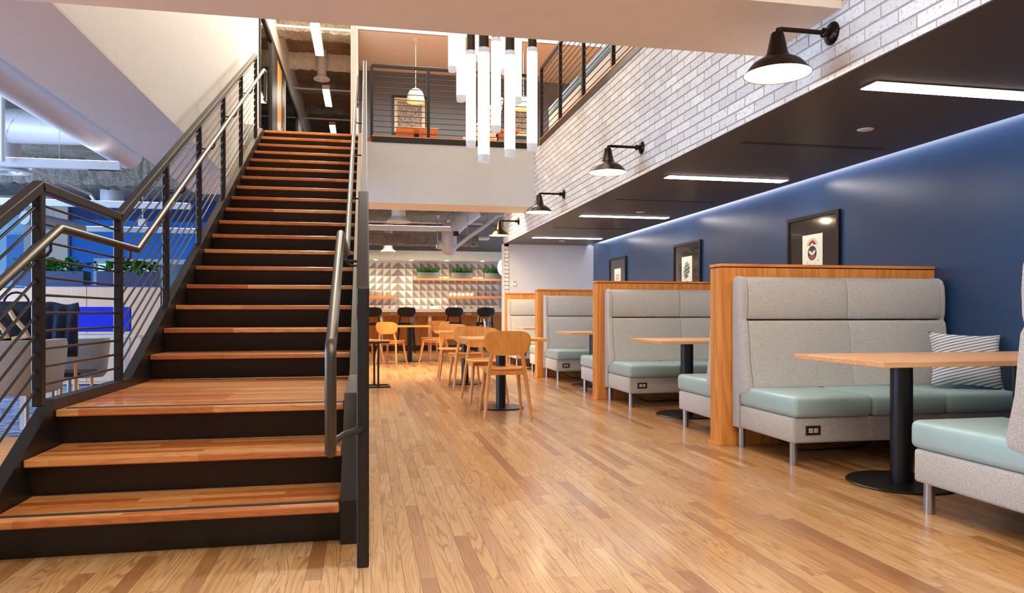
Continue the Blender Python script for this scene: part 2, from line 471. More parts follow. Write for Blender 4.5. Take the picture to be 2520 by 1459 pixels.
rest = MB()
for x, y, li in cand[300:]:
    l = lens[li]; rest.box(x-PW/2+.0005, x+PW/2-.0005, y-l/2+.0006, y+l/2-.0006, -.0135, 0, pr=rr.random())
rest.build('plank_field', 'floor', flo, kind='stuff')
struct('floor_carpet', MB().box(-9, -1.75, 6.6, 17.2, -.0134, .004), 'carpet')
struct('floor_entry', MB().box(-9, -1.75, -4, 6.6, -.0134, -.001), 'oak_x')

# ------------------------------------------------------------------ booth side: blue wall, soffit, brick
struct('wall_right', MB().box(XW, XW+.12, -4, 14.2, 0, 2.85), 'blue')
struct('wall_booth_end', MB().box(XB-.02, XW+.1, 14.07, 14.2, 0, ZS), 'white_office')
sof = struct('ceiling_booth', MB().box(XB+.012, XS, -4, 14.07, ZS, ZS+.05), 'soffit')
struct('ceiling_cove', MB().box(XS-.02, XW+.1, -4, 14.07, 2.62, 2.67).box(XS-.02, XS, -4, 14.07, ZS+.05, 2.62), 'white')
cove = tag(MB().box(XS+.0, XS+.035, -3.9, 14.0, 2.40, 2.43).build('cove_light', emis('cove_strip', (236, 240, 255), 10)), 'continuous light strip hidden in the cove above blue wall', 'light')

bw = struct('wall_brick', MB().box(XB+.007, XB+.14, -4, 14.07, ZS+.0502, 3.605).box(XB+.007, XB+.0118, -4, 14.07, ZS+.002, ZS+.0502).box(XB+.012, XB+.10, 14.07, 14.2, 0, Z2), 'mortar')
MB().box(XB-.001, XB+.0115, -4, 14.07, ZS-.003, ZS+.002).build('edge_trim', 'soffit', bw)
BL, BH = .255, .077
bm_full = mesh_only(MB().box(0, .02, -BL/2+.005, BL/2-.005, 0, BH-.011), 'brick', bevel=(.002, 1))
bc = []
zrow = ZS+.005-BH*.45; row = 0
while zrow < 3.60:
    h0 = max(zrow, ZS+.004); h1 = min(zrow+BH-.011, 3.604)
    y = 1.6+(.5*BL if row % 2 else 0)
    while y < 14.0:
        full = h1-h0 > BH-.012 and y+BL/2 < 14.06
        u, v, D = proj(XB, y, (h0+h1)/2)
        hid = (3.6 < y < 4.55 and h0 > 2.7) or (y < 3.75 and v < -20) or u > 2560 or v < -20
        if y+BL/2 < 14.06 or True:
            bc.append((0 if hid or not full else 1/D**3, y, h0, min(h1, 3.604)))
        y += BL
    zrow += BH; row += 1
bc.sort(key=lambda q: -q[0])
for q in bc[:300]: piece(bm_full, 'brick', bw, (XB, q[1], q[2]))
rest = MB()
for _, y, h0, h1 in bc[300:]:
    if h1-h0 > .008: rest.box(XB, XB+.02, y-BL/2+.005, min(14.07, y+BL/2-.005), h0, h1, pr=rr.random())
zz = .004
pier = 0
while zz < ZS-.06:                                    # brick pier at the end of the booth row
    rest.box(XB, XB+.02, 14.075, 14.2, zz, zz+BH-.011, pr=rr.random())
    rest.box(XB+.015, XB+.095, 14.055, 14.07, zz, zz+BH-.011, pr=rr.random()); zz += BH
rest.build('brick_field', 'brick', bw, kind='stuff')

# beam, void edges, upper floor edge
struct('ceiling_beam', MB().box(-2.42, XB, 3.705, 4.50, ZB, 3.6), 'offwhite')
struct('ceiling_side_band', MB().box(-2.42, XL, 4.50, 11.3, ZB, ZB+.02).box(-2.42, -2.36, 4.50, 11.3, ZB+.02, 3.6), 'band_shaded')
struct('wall_stair_left', MB().box(XL-.06, XL, 4.50, 12.55, ZB+.02, 7.1), 'white')
struct('wall_balcony', MB().box(-.04, XB, YF, YF+.10, 2.70, Z2-.085).box(-.04, XB, YF+.10, 12.2, 2.70, 2.76), 'white')
struct('floor_upper', MB().box(-.04, XB, YF+.10, 17.2, Z2-.12, Z2).box(XB+.14, 8.5, -1.0, 17.2, Z2-.12, Z2)
       .box(XI0-.06, -.04, 11.42, 27, Z2-.12, Z2).box(XL-3, XI0-.06, 12.55, 27, Z2-.12, Z2), 'tread')
struct('trim_9', MB().box(XL, XI0-.062, 11.1, 12.55, Z2-.3, Z2+.01), 'white')
struct('ceiling_entrance', MB().box(-9, XB, -4, 3.705, 3.45, 3.6), 'offwhite')
struct('wall_behind', MB().box(-9, 4.6, -4.1, -4.0, 0, 3.6), 'white')
struct('ceiling_upper', MB().box(XL, 8.5, 3.0, 14.55, 7.1, 7.2).box(-.15, 8.5, 14.55, 17.2, 6.52, 6.62).box(-.15, 8.5, 14.53, 14.57, 6.52, 7.1), 'white')
struct('wall_lounge_back', MB().box(-.15, 8.5, 17.0, 17.12, Z2, 6.55), 'blue_lounge')
struct('wall_corridor', MB().box(-.255, -.15, 12.9, 27, Z2, 7.1), 'white')
struct('wall_upper_front', MB().box(XL, 8.5, 3.0, 3.1, 3.6, 7.2), 'white')
struct('wall_upper_right', MB().box(8.4, 8.5, 3.0, 17.1, Z2, 7.2), 'white')
struct('ceiling_corridor', MB().box(XL-3, -.15, 12.0, 27, 6.95, 7.05), 'spray_dark')
struct('wall_corridor_end', MB().box(XL-3, -.15, 26.9, 27, Z2, 7), 'spray_dark')

# ------------------------------------------------------------------ staircase
XI0, XI1 = -1.475, -.108               # clear width between the stringers
RS = Z2/21
noseY = {1: 3.22, 2: 3.56, 3: 3.90}
for k_ in range(4, 22): noseY[k_] = 5.48+(k_-4)*(11.37-5.48)/17
st = thing('staircase', 'dark steel staircase with orange oak treads rising to the upper floor', 'staircase', ((XI0+XI1)/2, 7.3, 0))
for k_ in range(1, 22):
    z = k_*RS; y0 = noseY[k_]
    back = noseY[k_+1]+.09 if k_ < 21 else y0+.12
    if k_ == 3: back = noseY[4]+.07
    t = MB().box(XI0+.004, XI1-.004, y0, back, z-.034, z).build('tread', 'tread', st, bevel=(.006, 2))
    if k_ in (1, 3): MB().box(XI0+.03, XI1-.004, y0+.055, y0+.085 if k_ == 1 else y0+.08, z-.002, z+.0025).build('grip_strip', 'grip', t)
    MB().prism([(y0+.03, z-.034), (y0+.04, z-.034), (y0+.10, z-RS), (y0+.09, z-RS)], 'x', XI0, XI1).build('riser', 'riser', st)
SL = RS/((11.37-5.48)/17); SLL = RS/.34
def stringer(x0, x1, yend):
    top = [(3.24, 0), (3.24, .188), (3.92, .582), (5.08, .582), (11.16, .582+SL*(11.16-5.08)), (11.42, .582+SL*(11.16-5.08))]
    bot = [(11.42, Z2-.3), (5.3, .27), (4.2, .2), (4.0, 0)]
    return MB().prism(top+bot, 'x', x0, x1)
stringer(XI0-.062, XI0, 0).build('stringer', 'steel', st)
stringer(XI1, XI1+.075, 0).build('stringer', 'steel', st)

def railing(name, label, xr, xh, side, lower_post):
    """xr: plane of posts and top rail, xh: handrail plane"""
    t = thing(name, label, 'railing', (xr, 7.3, 0))
    zr = 1.594; TW = .05
    A_, B_, C_ = (3.80, zr), (4.93, zr), (10.72, zr+.519*(10.72-4.93))
    L_ = (2.95, 1.083) if lower_post else (2.95, zr-.53*(3.80-2.95))
    z0 = L_[1]
    path = [(xr, L_[0], z0), (xr, A_[0], zr), (xr, B_[0], zr), (xr, C_[0], C_[1])]
    m = MB()
    for p, q in zip(path, path[1:]):
        e = (Vector(q)-Vector(p)).normalized()*.012
        m.beam(Vector(p)-e, Vector(q)+e, TW, TW)
    m.build('top_rail', 'steel', t, bevel=(.006, 2))
    posts = [(3.80, .582, zr), (4.93, .582, zr)]
    for y in (6.03, 7.17, 8.34, 9.48, 10.70): posts.append((y, .582+SL*(y-5.08), zr+.519*(y-4.93)))
    for y, a, b in posts: MB().box(xr-.022, xr+.022, y-.025, y+.025, a-.02, b).build('post', 'steel', t, bevel=(.004, 1))
    if lower_post:
        MB().box(xr-.024, xr+.024, 2.925, 2.975, 0, z0+.02).build('post', 'steel', t, bevel=(.008, 3))
    else:
        MB().box(xr-.022, xr+.022, 2.925, 2.975, 0, z0).build('post', 'steel', t, bevel=(.004, 1))
    for i in range(11):
        d = .083+i*.0852; r = .0065
        sl = (zr-z0)/.85
        MB().tube([(xr, 2.95, z0-d), (xr, 3.80, zr-d)], r, 8).build('rod', 'steel', t, smooth=True)
        MB().tube([(xr, 3.80, zr-d), (xr, 4.93, zr-d)], r, 8).build('rod', 'steel', t, smooth=True)
        MB().tube([(xr, 4.93, zr-d), (xr, 10.70, C_[1]-.01-d)], r, 8).build('rod', 'steel', t, smooth=True)
    # handrail
    hz = 1.39; hr = .0205
    pts = [(xh, 2.72, .90), (xh, 3.72, hz), (xh, 4.88, hz), (xh, 10.62, hz+.519*(10.62-4.88))]
    e = Vector(pts[-1])
    if lower_post:
        full = [(xh, 2.645, .492), (xh, 2.645, .496), (xh, 2.645, .506), (xh, 2.645, .845), (xh, 2.650, .868), (xh, 2.664, .884), (xh, 2.685, .893)]+pts
    else:
        full = [(xh, 2.4, .80), (xh, 2.66, .88)]+pts
    full += [e+Vector((0, .16, .03)), e+Vector((0, .19, .0)), e+Vector((0, .19, -.36)), e+Vector((0, .16, -.39)), e+Vector((0, .05, -.39))]
    hd = MB().tube(full, hr, 14, rad=([.006, .014]+[hr]*(len(full)-2)) if lower_post else None).build('handrail', 'tube', t, smooth=True)
    if lower_post:
        MB().tube([(xh, 2.66, .52), (xh+.012, 2.70, .54), (xh+.04, 2.80, .545), (xr, 2.93, .545)], .013, 10).build('bracket', 'steel', hd, smooth=True)
    for y, zz in ((3.62, hz-.05), (4.75, hz), (6.1, hz+.519*(6.1-4.88)), (7.25, hz+.519*(7.25-4.88)), (8.42, hz+.519*(8.42-4.88)), (9.56, hz+.519*(9.56-4.88))):
        sg = 1 if xr > xh else -1
        MB().tube([(xh, y, zz-.018), (xh, y, zz-.06), (xh+sg*.015, y, zz-.082), (xh+sg*.035, y, zz-.09), (xr, y, zz-.09)], .007, 8).build('bracket', 'steel', hd, smooth=True)
    return t
railing('stair_railing', 'dark steel railing with round handrail on the office side of the staircase', -1.505, -1.385, -1, False)
railing('stair_railing', 'dark steel railing ending in a floor post on the cafe side of the staircase', -.011, -.121, 1, True)

# ------------------------------------------------------------------ balcony railings
def flat_rail(name, label, p0, p1, n, zb, zt, along):
    p0, p1 = Vector(p0), Vector(p1); mid = (p0+p1)/2
    t = thing(name, label, 'railing', (mid.x, mid.y, zb))
    def pt(f, z): q = p0.lerp(p1, f); return (q.x, q.y, z)
    MB().beam(pt(0, zt), pt(1, zt), .05, .05).build('top_rail', 'steel', t, bevel=(.005, 1))
    MB().beam(pt(0, zb-.04), pt(1, zb-.04), .06, .085).build('edge_channel', 'steel', t)
    MB().beam(pt(0, zb+.007), pt(1, zb+.007), .07, .014).build('floor_edge', 'oak_x', t)
    for i in range(n+1):
        q = p0.lerp(p1, i/n); MB().box(q.x-.022, q.x+.022, q.y-.022, q.y+.022, zb-.02, zt).build('post', 'steel', t)
    for i in range(12):
        z = zb+.075+i*.0855
        MB().tube([pt(0, z), pt(1, z)], .0065, 8).build('rod', 'steel', t, smooth=True)
    return t
flat_rail('balcony_railing', 'dark steel rod railing on the white balcony over the kitchen', (.09, YF+.02, 0), (2.70, YF+.02, 0), 3, Z2, 4.81, 'x')
flat_rail('balcony_railing', 'dark steel rod railing along the top of the brick wall', (2.672, 4.34, 0), (2.672, 11.03, 0), 6, 3.672, 4.78, 'y')

# ------------------------------------------------------------------ booths
def wood_screen(y0, label, th=.17, cap=True):
    t = thing('booth_partition', label, 'partition', (3.55, y0+th/2, 0), 'wooden booth partitions')
    MB().box(2.62, XW-.002, y0, y0+th, .0, 1.343).build('panel', 'oak', t, bevel=(.002, 1))
    MB().box(2.628, XW-.002, y0+.006, y0+th-.006, 1.343, 1.35).build('reveal', 'black', t)
    MB().box(2.615, XW-.002, y0-.006, y0+th+.006, 1.35, 1.372).build('cap', 'oak_x', t, bevel=(.002, 1))
    MB().box(2.605, 2.6199, y0-.008, y0+th+.008, 0, .012).build('base_trim', 'oak_x', t)
    return t
SY = [2.26, 5.09, 8.09, 11.08]
wood_screen(SY[0], 'oak partition behind the grey bench facing the striped pillow')
wood_screen(SY[1], 'oak partition behind the bench with the striped pillow')
wood_screen(SY[2], 'oak partition standing between the red emblem print and the lettered print')
wood_screen(SY[3], 'oak partition standing between the lettered print and the small red block print')
tk = thing('booth_wainscot', 'oak wall panel behind the last bench under the white end wall', 'wall panel', (3.55, 14.05, 0))
MB().box(XB+.02, XW-.002, 14.035, 14.068, 0, 1.372).build('panel', 'oak', tk)
MB().box(XB+.02, XW-.002, 14.02, 14.068, 1.372, 1.39).build('cap', 'oak_x', tk)

def make_bench():
    t = thing('booth_bench', 'grey upholstered booth bench with pale teal seat', 'bench', (0, 0, 0), 'grey booth benches')
    L = .86
    # shell: end panels and rear, running from the base to the top
    prof = [(-.012, .15), (-.012, 1.215), (-.03, 1.26), (-.06, 1.275), (-.11, 1.27), (-.145, 1.25), (-.165, 1.2), (-.172, 1.1), (-.168, .99), (-.158, .955), (-.158, .945), (-.176, .915), (-.19, .8), (-.205, .65), (-.235, .52), (-.248, .46), (-.235, .42), (-.13, .40), (-.105, .37), (-.105, .15)]
    for sx in (-1, 1):
        MB().prism(prof, 'x', -L if sx < 0 else L-.045, -L+.045 if sx < 0 else L).build('end_panel', 'fabric', t, bevel=(.008, 2), smooth=True)
    def pad(name, pr, segs):
        n = len(segs)-1
        for a, c in zip(segs, segs[1:]):
            MB().prism(pr, 'x', a+.0012, c-.0012).build(name, 'fabric', t, bevel=(.010, 3), smooth=True)
    up = [(-.02, .95), (-.02, 1.24), (-.05, 1.268), (-.10, 1.268), (-.145, 1.245), (-.172, 1.19), (-.182, 1.10), (-.180, 1.0), (-.168, .955)]
    lo = [(-.02, .455), (-.02, .944), (-.160, .944), (-.182, .925), (-.198, .86), (-.212, .72), (-.235, .56), (-.258, .46), (-.25, .455)]
    pad('upper_back_pad', up, [-L+.045, -.0, L-.045]); pad('lower_back_pad', lo, [-L+.045, 0, L-.045])
    MB().box(-L+.01, L-.01, -.80, -.107, .15, .318).build('base', 'fabric', t, bevel=(.018, 3), smooth=True)
    MB().box(-L+.005, L-.005, -.04, -.0125, .15, .95).build('back_board', 'fabric', t)
    for a, c in ((-L+.004, -L+.58), (-L+.58, -L+1.15), (-L+1.15, L-.004)):
        m = MB().box(a+.0006, c-.0006, -.825, -.112, .318, .455)
        q = m.build('seat_cushion', 'vinyl', t, bevel=(.034, 4), smooth=True)
        for vv in q.data.vertices:                    # crown the cushion a little
            if vv.co.z > .43: vv.co.z += .016*(1-((vv.co.y+.53)/.32)**2) if vv.co.y < -.26 else .004
    for sx in (-1, 1):
        for y in (-.74, -.07):
            MB().lathe([(0, 0), (.026, 0), (.026, .006), (.0255, .155), (0, .155)], (sx*(L-.052), y, 0), 18).build('leg', 'chrome', t, smooth=True)
    pl = MB().box(-L+.10, -L+.205, -.808, -.798, .205, .265).build('outlet_plate', 'plate', t, bevel=(.003, 2))
    MB().box(-L+.118, -L+.146, -.811, -.8075, .221, .249).box(-L+.124, -L+.127, -.8125, -.8105, .228, .243, 1).box(-L+.134, -L+.137, -.8125, -.8105, .228, .243, 1).build('socket', ['socket', 'plate'], pl)
    MB().box(-L+.156, -L+.184, -.811, -.8075, .221, .249).box(-L+.162, -L+.166, -.8125, -.8105, .232, .238, 1).box(-L+.172, -L+.180, -.8125, -.8105, .240, .245, 1).box(-L+.172, -L+.180, -.8125, -.8105, .226, .231, 1).build('socket', ['socket', 'plate'], pl)
    return t
bench = make_bench(); ub = []
XC = 2.70+.865
TH = .17
bl = [((XC, SY[1], 0), 0, 'grey booth bench with pale teal seat holding the striped pillow'),
      ((XC, SY[0]+TH, 0), math.pi, 'grey booth bench with pale teal seat across the table from the striped pillow'),
      ((XC, SY[2], 0), 0, 'grey booth bench with teal seat under the red emblem print, outlet on its front'),
      ((XC, SY[1]+TH, 0), math.pi, 'grey booth bench with teal seat back to back with the striped pillow bench'),
      ((XC, SY[3], 0), 0, 'grey booth bench with teal seat in the lettered print booth, outlet on its front'),
      ((XC, SY[2]+TH, 0), math.pi, 'grey booth bench back to back with the bench under the red emblem print'),
      ((XC, 14.03, 0), 0, 'grey booth bench with teal seat against the white end wall'),
      ((XC, SY[3]+TH, 0), math.pi, 'grey booth bench facing the bench against the white end wall')]
for loc, rz, lb in bl: place(bench, ub, loc, rz, lb, 'grey booth benches')

def make_booth_table():
    t = thing('booth_table', 'oak booth table', 'table', (0, 0, 0), 'booth tables')
    MB().box(-.87, .87, -.41, .41, .712, .742).build('table_top', 'table', t, bevel=(.003, 2))
    for x in (-.43, .43):
        MB().lathe([(0, .012), (.061, .012), (.061, .71), (0, .71)], (x, 0, 0), 28).build('column', 'black', t, smooth=True)
        MB().lathe([(0, 0), (.30, 0), (.302, .006), (.295, .012), (0, .014)], (x, 0, 0), 48).build('base_plate', 'black', t, smooth=True)
    return t
bt = make_booth_table(); ut = []
for y, lb in ((3.77, 'oak topped booth table on black columns beside the striped pillow'),
              (6.70, 'oak topped booth table under the red emblem print'),
              (9.69, 'oak topped booth table under the lettered print'),
              (12.66, 'oak topped booth table beside the white end wall')):
    place(bt, ut, (3.52, y, 0), 0, lb, 'booth tables')

# striped pillow
pv = MB(); N = 18
for side in (-1, 1):
    for i in range(N+1):
        for j in range(N+1):
            a, b_ = 2*i/N-1, 2*j/N-1
            pinch = 1-.10*(1-abs(a)**1.5)*(abs(b_)**6)
            pinch2 = 1-.10*(1-abs(b_)**1.5)*(abs(a)**6)
            th = .085*((1-a**4)*(1-b_**4))**.55
            pv.v.append((a*.235*pinch2, side*th, b_*.20*pinch+.2))
    o = (N+1)**2 if side > 0 else 0
    for i in range(N):
        for j in range(N):
            q = (o+i*(N+1)+j, o+(i+1)*(N+1)+j, o+(i+1)*(N+1)+j+1, o+i*(N+1)+j+1)
            pv.f.append(q); pv.mi.append(0); pv.pr.append(0)
po = pv.build('pillow', 'pillow', origin=(0, 0, 0), smooth=True)
tag(po, 'white pillow with thin grey stripes leaning at the end of the booth bench', 'pillow')
po.location = (4.19, 4.46, .470); po.rotation_euler = (-.30, .05, -.42)

# power cords under the benches
for y, lb in ((SY[1], 'black power cord under the bench with the striped pillow'), (SY[2], 'black power cord under the bench below the red emblem print'), (SY[3], 'black power cord under the bench in the lettered print booth')):
    pts = []
    for i in range(25):
        f = i/24; pts.append((2.83+f*.95, y-.10-.22*math.sin(f*3.0), max(.008, .14*(1-f*3.2))+.004*math.sin(f*14)))
    tag(MB().tube(pts, .006, 7).build('power_cord', 'black', smooth=True), lb, 'cord', 'bench power cords')

# framed prints on the blue wall
def picture(yc, label, art):
    x1 = XW-.002; x0 = x1-.03; h0, h1 = 1.08, 2.0; hw = .44
    t = thing('framed_print', label, 'picture', (x1, yc, h0), 'framed prints on the blue wall')
    fr = .035
    m = MB().box(x0, x1, yc-hw, yc-hw+fr, h0, h1).box(x0, x1, yc+hw-fr, yc+hw, h0, h1).box(x0, x1, yc-hw+fr, yc+hw-fr, h1-fr, h1).box(x0, x1, yc-hw+fr, yc+hw-fr, h0, h0+fr)
    m.build('frame', 'frame', t)
    MB().box(x1-.014, x1-.006, yc-hw+fr, yc+hw-fr, h0+fr, h1-fr).build('mat_board', mat('glazed_dark_mat', (52, 45, 38), .08, coat=.6), t)
    art(t, x1-.014, yc)
def seal(m, x, y, z, w_, h_): m.box(x-.0022, x-.0005, y-w_/2, y+w_/2, z-h_/2, z+h_/2)
def art_emblem(t, x, yc):
    pp = MB().box(x-.0012, x+.001, yc-.17, yc+.17, 1.28, 1.80).build('paper', 'paper', t)
    def disc(r0, r1, cy, cz, n=28, a0=0, a1=6.2832, dx=0):
        m = MB(); vs = []
        for i in range(n+1):
            a = a0+(a1-a0)*i/n
            vs += [(x-.0024-dx, cy+r0*math.cos(a), cz+r0*math.sin(a)), (x-.0024-dx, cy+r1*math.cos(a), cz+r1*math.sin(a))]
        return m.add(vs, [(2*i, 2*i+1, 2*i+3, 2*i+2) for i in range(n)])
    m = disc(.0, .075, yc, 1.61)
    m.build('emblem_bowl', 'ink_black', pp)
    disc(0, .058, yc, 1.60, 20, 3.5, 5.93, .0004).build('emblem_fill', 'ink_red', pp)
    for cz, rad, n, off in ((1.635, .062, 12, .0), (1.69, .075, 12, .25)):
        pet = MB()
        for i in range(n):
            a = math.pi*(i+off)/n if cz > 1.66 else math.pi+math.pi*(i+.5)/n
            c, s_ = math.cos(a), math.sin(a)
            p0 = (yc+c*.018, cz+s_*.014); p1 = (yc+c*rad, cz+s_*rad*.8)
            nx, nz = -s_*.0065, c*.0065; mx, mz = (p0[0]+p1[0]*1.6)/2.6, (p0[1]+p1[1]*1.6)/2.6
            q = [(p0[0], p0[1]), (mx+nx, mz+nz), (p1[0], p1[1]), (mx-nx, mz-nz)]
            pet.add([(x-.0030, a_, b_) for a_, b_ in q], [(0, 1, 2, 3)])
        pet.build('emblem_petals', 'ink_red' if cz > 1.66 else 'paper', pp, kind='stuff')
    k = MB()
    for i in range(14):
        a = math.pi*i/13; k.box(x-.0026, x-.0006, yc+math.cos(a)*.082-.006, yc+math.cos(a)*.082+.006, 1.69+math.sin(a)*.066-.006, 1.69+math.sin(a)*.066+.006)
    seal(k, x, yc-.095, 1.53, .014, .02); seal(k, x, yc+.08, 1.515, .014, .02)
    for i in range(7): seal(k, x, yc-.06+i*.02, 1.47+.012*((i*3) % 4-1.5), .005, .05)
    k.box(x-.0026, x-.0006, yc-.10, yc+.10, 1.36, 1.405)
    k.build('emblem_ornament', 'ink_pink', pp)
def art_letters(t, x, yc):
    pp = MB().box(x-.0012, x+.001, yc-.17, yc+.17, 1.28, 1.80).build('paper', 'paper', t)
    k = MB(); q = random.Random(5)
    for r_, (z, n, w_) in enumerate(((1.70, 3, .10), (1.665, 6, .17), (1.615, 7, .20), (1.565, 6, .18), (1.52, 4, .12))):
        for i in range(n):
            y = yc+.01+(i-(n-1)/2)*w_/n; zz = z-(y-yc)*.28
            k.box(x-.0026, x-.0006, y-.0055, y+.0055, zz-.018, zz+.018)
            k.box(x-.0026, x-.0006, y-.012, y+.012, zz+(.012 if q.random() > .5 else -.018), zz+(.018 if q.random() > .5 else -.012)+.002)
        k.add([(x-.0026, yc-w_/2, z-.024+w_*.14), (x-.0026, yc+w_/2, z-.024-w_*.14), (x-.0026, yc+w_/2, z-.020-w_*.14), (x-.0026, yc-w_/2, z-.020+w_*.14)], [(0, 1, 2, 3)])
    k.build('lettering', 'ink_black', pp)
    k = MB(); seal(k, x, yc, 1.43, .05, .045); seal(k, x, yc, 1.385, .03, .012); k.build('red_seal', 'ink_red', pp)
def art_blocks(t, x, yc):
    pp = MB().box(x-.0012, x+.001, yc-.17, yc+.17, 1.28, 1.80).build('paper', 'paper', t)
    for i in range(3):
        for j in range(3):
            k = MB(); seal(k, x, yc+(i-1)*.065, 1.68-j*.06-(.05 if j > 1 else 0), .05, .045); k.build('printed_block', 'ink_pink', pp)
picture(6.71, 'black framed print with a red flower bowl emblem on cream paper', art_emblem)
picture(9.68, 'black framed print with black lettering above a small red seal', art_letters)
picture(12.59, 'black framed print of small red blocks on white paper', art_blocks)

# ------------------------------------------------------------------ lamps on the brick wall
def make_sconce():
    t = thing('wall_lamp', 'dark bronze barn wall lamp', 'lamp', (0, 0, 0), 'barn lamps on the brick wall')
    # origin: centre of the wall plate, wall at +x
    def lx(prof, n=24):                                 # lathe about the x axis
        m = MB().lathe(prof, (0, 0, 0), n); m.v = [(-z, y, x) for x, y, z in m.v]; return m
    lx([(0, 0), (.066, 0), (.066, .008), (.056, .018), (.03, .026), (.022, .03), (.022, .05), (.028, .052), (.028, .062), (.02, .068), (0, .068)]).build('wall_plate', 'bronze', t, smooth=True)
    MB().tube([(-.06, 0, 0), (-.325, 0, 0), (-.345, 0, -.006), (-.35, 0, -.03)], .0135, 12).build('arm', 'bronze', t, smooth=True)
    outer = [(.0, -.018), (.03, -.022), (.036, -.032), (.06, -.145), (.066, -.150), (.068, -.158), (.095, -.172), (.135, -.196), (.158, -.222), (.168, -.238), (.183, -.252), (.187, -.260)]
    inner = [(.184, -.258), (.165, -.240), (.150, -.224), (.128, -.202), (.09, -.180), (.06, -.166), (.0, -.160)]
    k = len(outer)-1
    m = MB().lathe(outer, (-.35, 0, 0), 40)
    m.lathe(inner, (-.35, 0, 0), 40, 1)
    sh = m.build('lamp_shade', ['bronze', 'shade_in'], t, smooth=True, keep=True)
    MB().lathe([(0, -.165), (.022, -.168), (.036, -.19), (.038, -.205), (.028, -.226), (0, -.234)], (-.35, 0, 0), 20).build('bulb', 'bulb', t, smooth=True)
    return t
sc = make_sconce(); us = []
for y, lb in ((3.79, 'dark bronze barn lamp on the brick wall beneath the white beam'),
              (6.77, 'dark bronze barn lamp on the brick above the red emblem booth'),
              (9.63, 'dark bronze barn lamp on the brick above the lettered print booth'),
              (12.63, 'dark bronze barn lamp on the brick above the last booth by the kitchen')):
    place(sc, us, (XB, y, 2.618), 0, lb, 'barn lamps on the brick wall')
    point_light('barn_lamp_bulb', (XB-.35, y, 2.37), 7, (1, .80, .55), .05)

# ------------------------------------------------------------------ booth ceiling fittings
for i, (y, lb) in enumerate(((3.83, 'recessed linear ceiling light over the striped pillow booth'), (6.79, 'recessed linear ceiling light over the red emblem booth'),
              (9.75, 'recessed linear ceiling light over the lettered print booth'), (12.72, 'recessed linear ceiling light beside the white end wall'))):
    t = thing('linear_light', lb, 'light', (3.56, y, ZS-.004), 'linear lights in the booth ceiling')
    MB().box(2.905, 4.215, y-.085, y+.085, ZS-.0035, ZS+.0005).build('trim', 'soffit', t)
    MB().box(2.92, 4.20, y-.072, y+.072, ZS-.006, ZS-.003).build('lens', 'linear', t)
for i, (y, lb) in enumerate(((5.31, 'black slot air diffuser above the partition of the striped pillow booth'), (8.27, 'black slot air diffuser between the red emblem and lettered print booths'), (11.2, 'black slot air diffuser between the lettered and red block print booths'))):
    t = thing('slot_diffuser', lb, 'vent', (3.55, y, ZS-.003), 'slot diffusers in the booth ceiling')
    MB().box(2.92, 4.17, y-.018, y+.018, ZS-.003, ZS+.001).build('slot', 'black', t)
    MB().box(2.915, 4.175, y-.024, y-.018, ZS-.0045, ZS+.001).box(2.915, 4.175, y+.018, y+.024, ZS-.0045, ZS+.001).build('rim', 'soffit', t)
for y, lb in ((4.76, 'round white speaker disc in the dark ceiling over the striped pillow'), (9.25, 'round white disc in the dark ceiling before the lettered print booth light'), (13.25, 'round white disc in the dark ceiling by the end wall')):
    m = MB().lathe([(0, -.006), (.05, -.006), (.056, -.003), (.058, .0005), (0, .0005)], (3.6, y, ZS), 28)
    tag(m.build('ceiling_disc', 'socket', smooth=True), lb, 'speaker', 'discs in the booth ceiling')
tag(MB().box(2.82, 2.895, 14.05, 14.068, 1.535, 1.635).box(2.838, 2.877, 14.046, 14.05, 1.60, 1.622, 1).build('thermostat', ['socket', 'plate'], bevel=(.003, 1)), 'small white thermostat on the white end wall', 'thermostat')

# ------------------------------------------------------------------ chandelier of glowing tubes
def uz(v, D): return CH+(CY-v)/F*D
ch = thing('tube_chandelier', 'cluster of glowing white tube pendants hanging in the stair void', 'chandelier', (1.2, 8.5, 2.4))
tubes = [(1113, 10.5, 177), (1134.5, 9.3, 249.6), (1158.8, 8.6, 362.5), (1190.5, 7.25, 399.6), (1220.5, 8.8, 325), (1243, 10.5, 183.6), (1254.5, 7.85, 385.6), (1272.5, 9.3, 254.7), (1309.5, 8.06, 370.7), (1170, 10.6, 150)]
for u, D, vb in tubes:
    s_ = (u-CX)/F*D; x = D*SA+s_*CA; y = D*CA-s_*SA; zb = uz(vb, D); r = .06; Lh = 1.13
    g = MB().lathe([(r*.985, .07), (r, .12), (r, Lh-.10), (r*.98, Lh-.05)], (x, y, zb), 28).build('glass_tube', 'tube_glow', ch, smooth=True)
    MB().lathe([(0, .004), (r*.55, .004), (r*.62, .0), (r*.86, .0), (r*.95, .014), (r*.985, .07)], (x, y, zb), 28).build('tube_end', 'tube_cap', g, smooth=True)
    MB().lathe([(r*.98, Lh-.05), (r*.93, Lh), (r*.86, Lh), (0, Lh)], (x, y, zb), 28).build('tube_end', 'tube_cap', g, smooth=True)
    MB().lathe([(r*.84, Lh), (r*.84, Lh+.48), (0, Lh+.48)], (x, y, zb), 24).build('socket_cap', 'bronze_cap', ch, smooth=True)
    MB().tube([(x, y, zb+Lh+.48), (x, y, 7.1)], .006, 6).build('cable', 'black', ch)
MB().lathe([(0, 7.06), (.95, 7.06), (.95, 7.1), (0, 7.1)], (1.3, 8.6, 0), 40).build('canopy', 'white', ch)

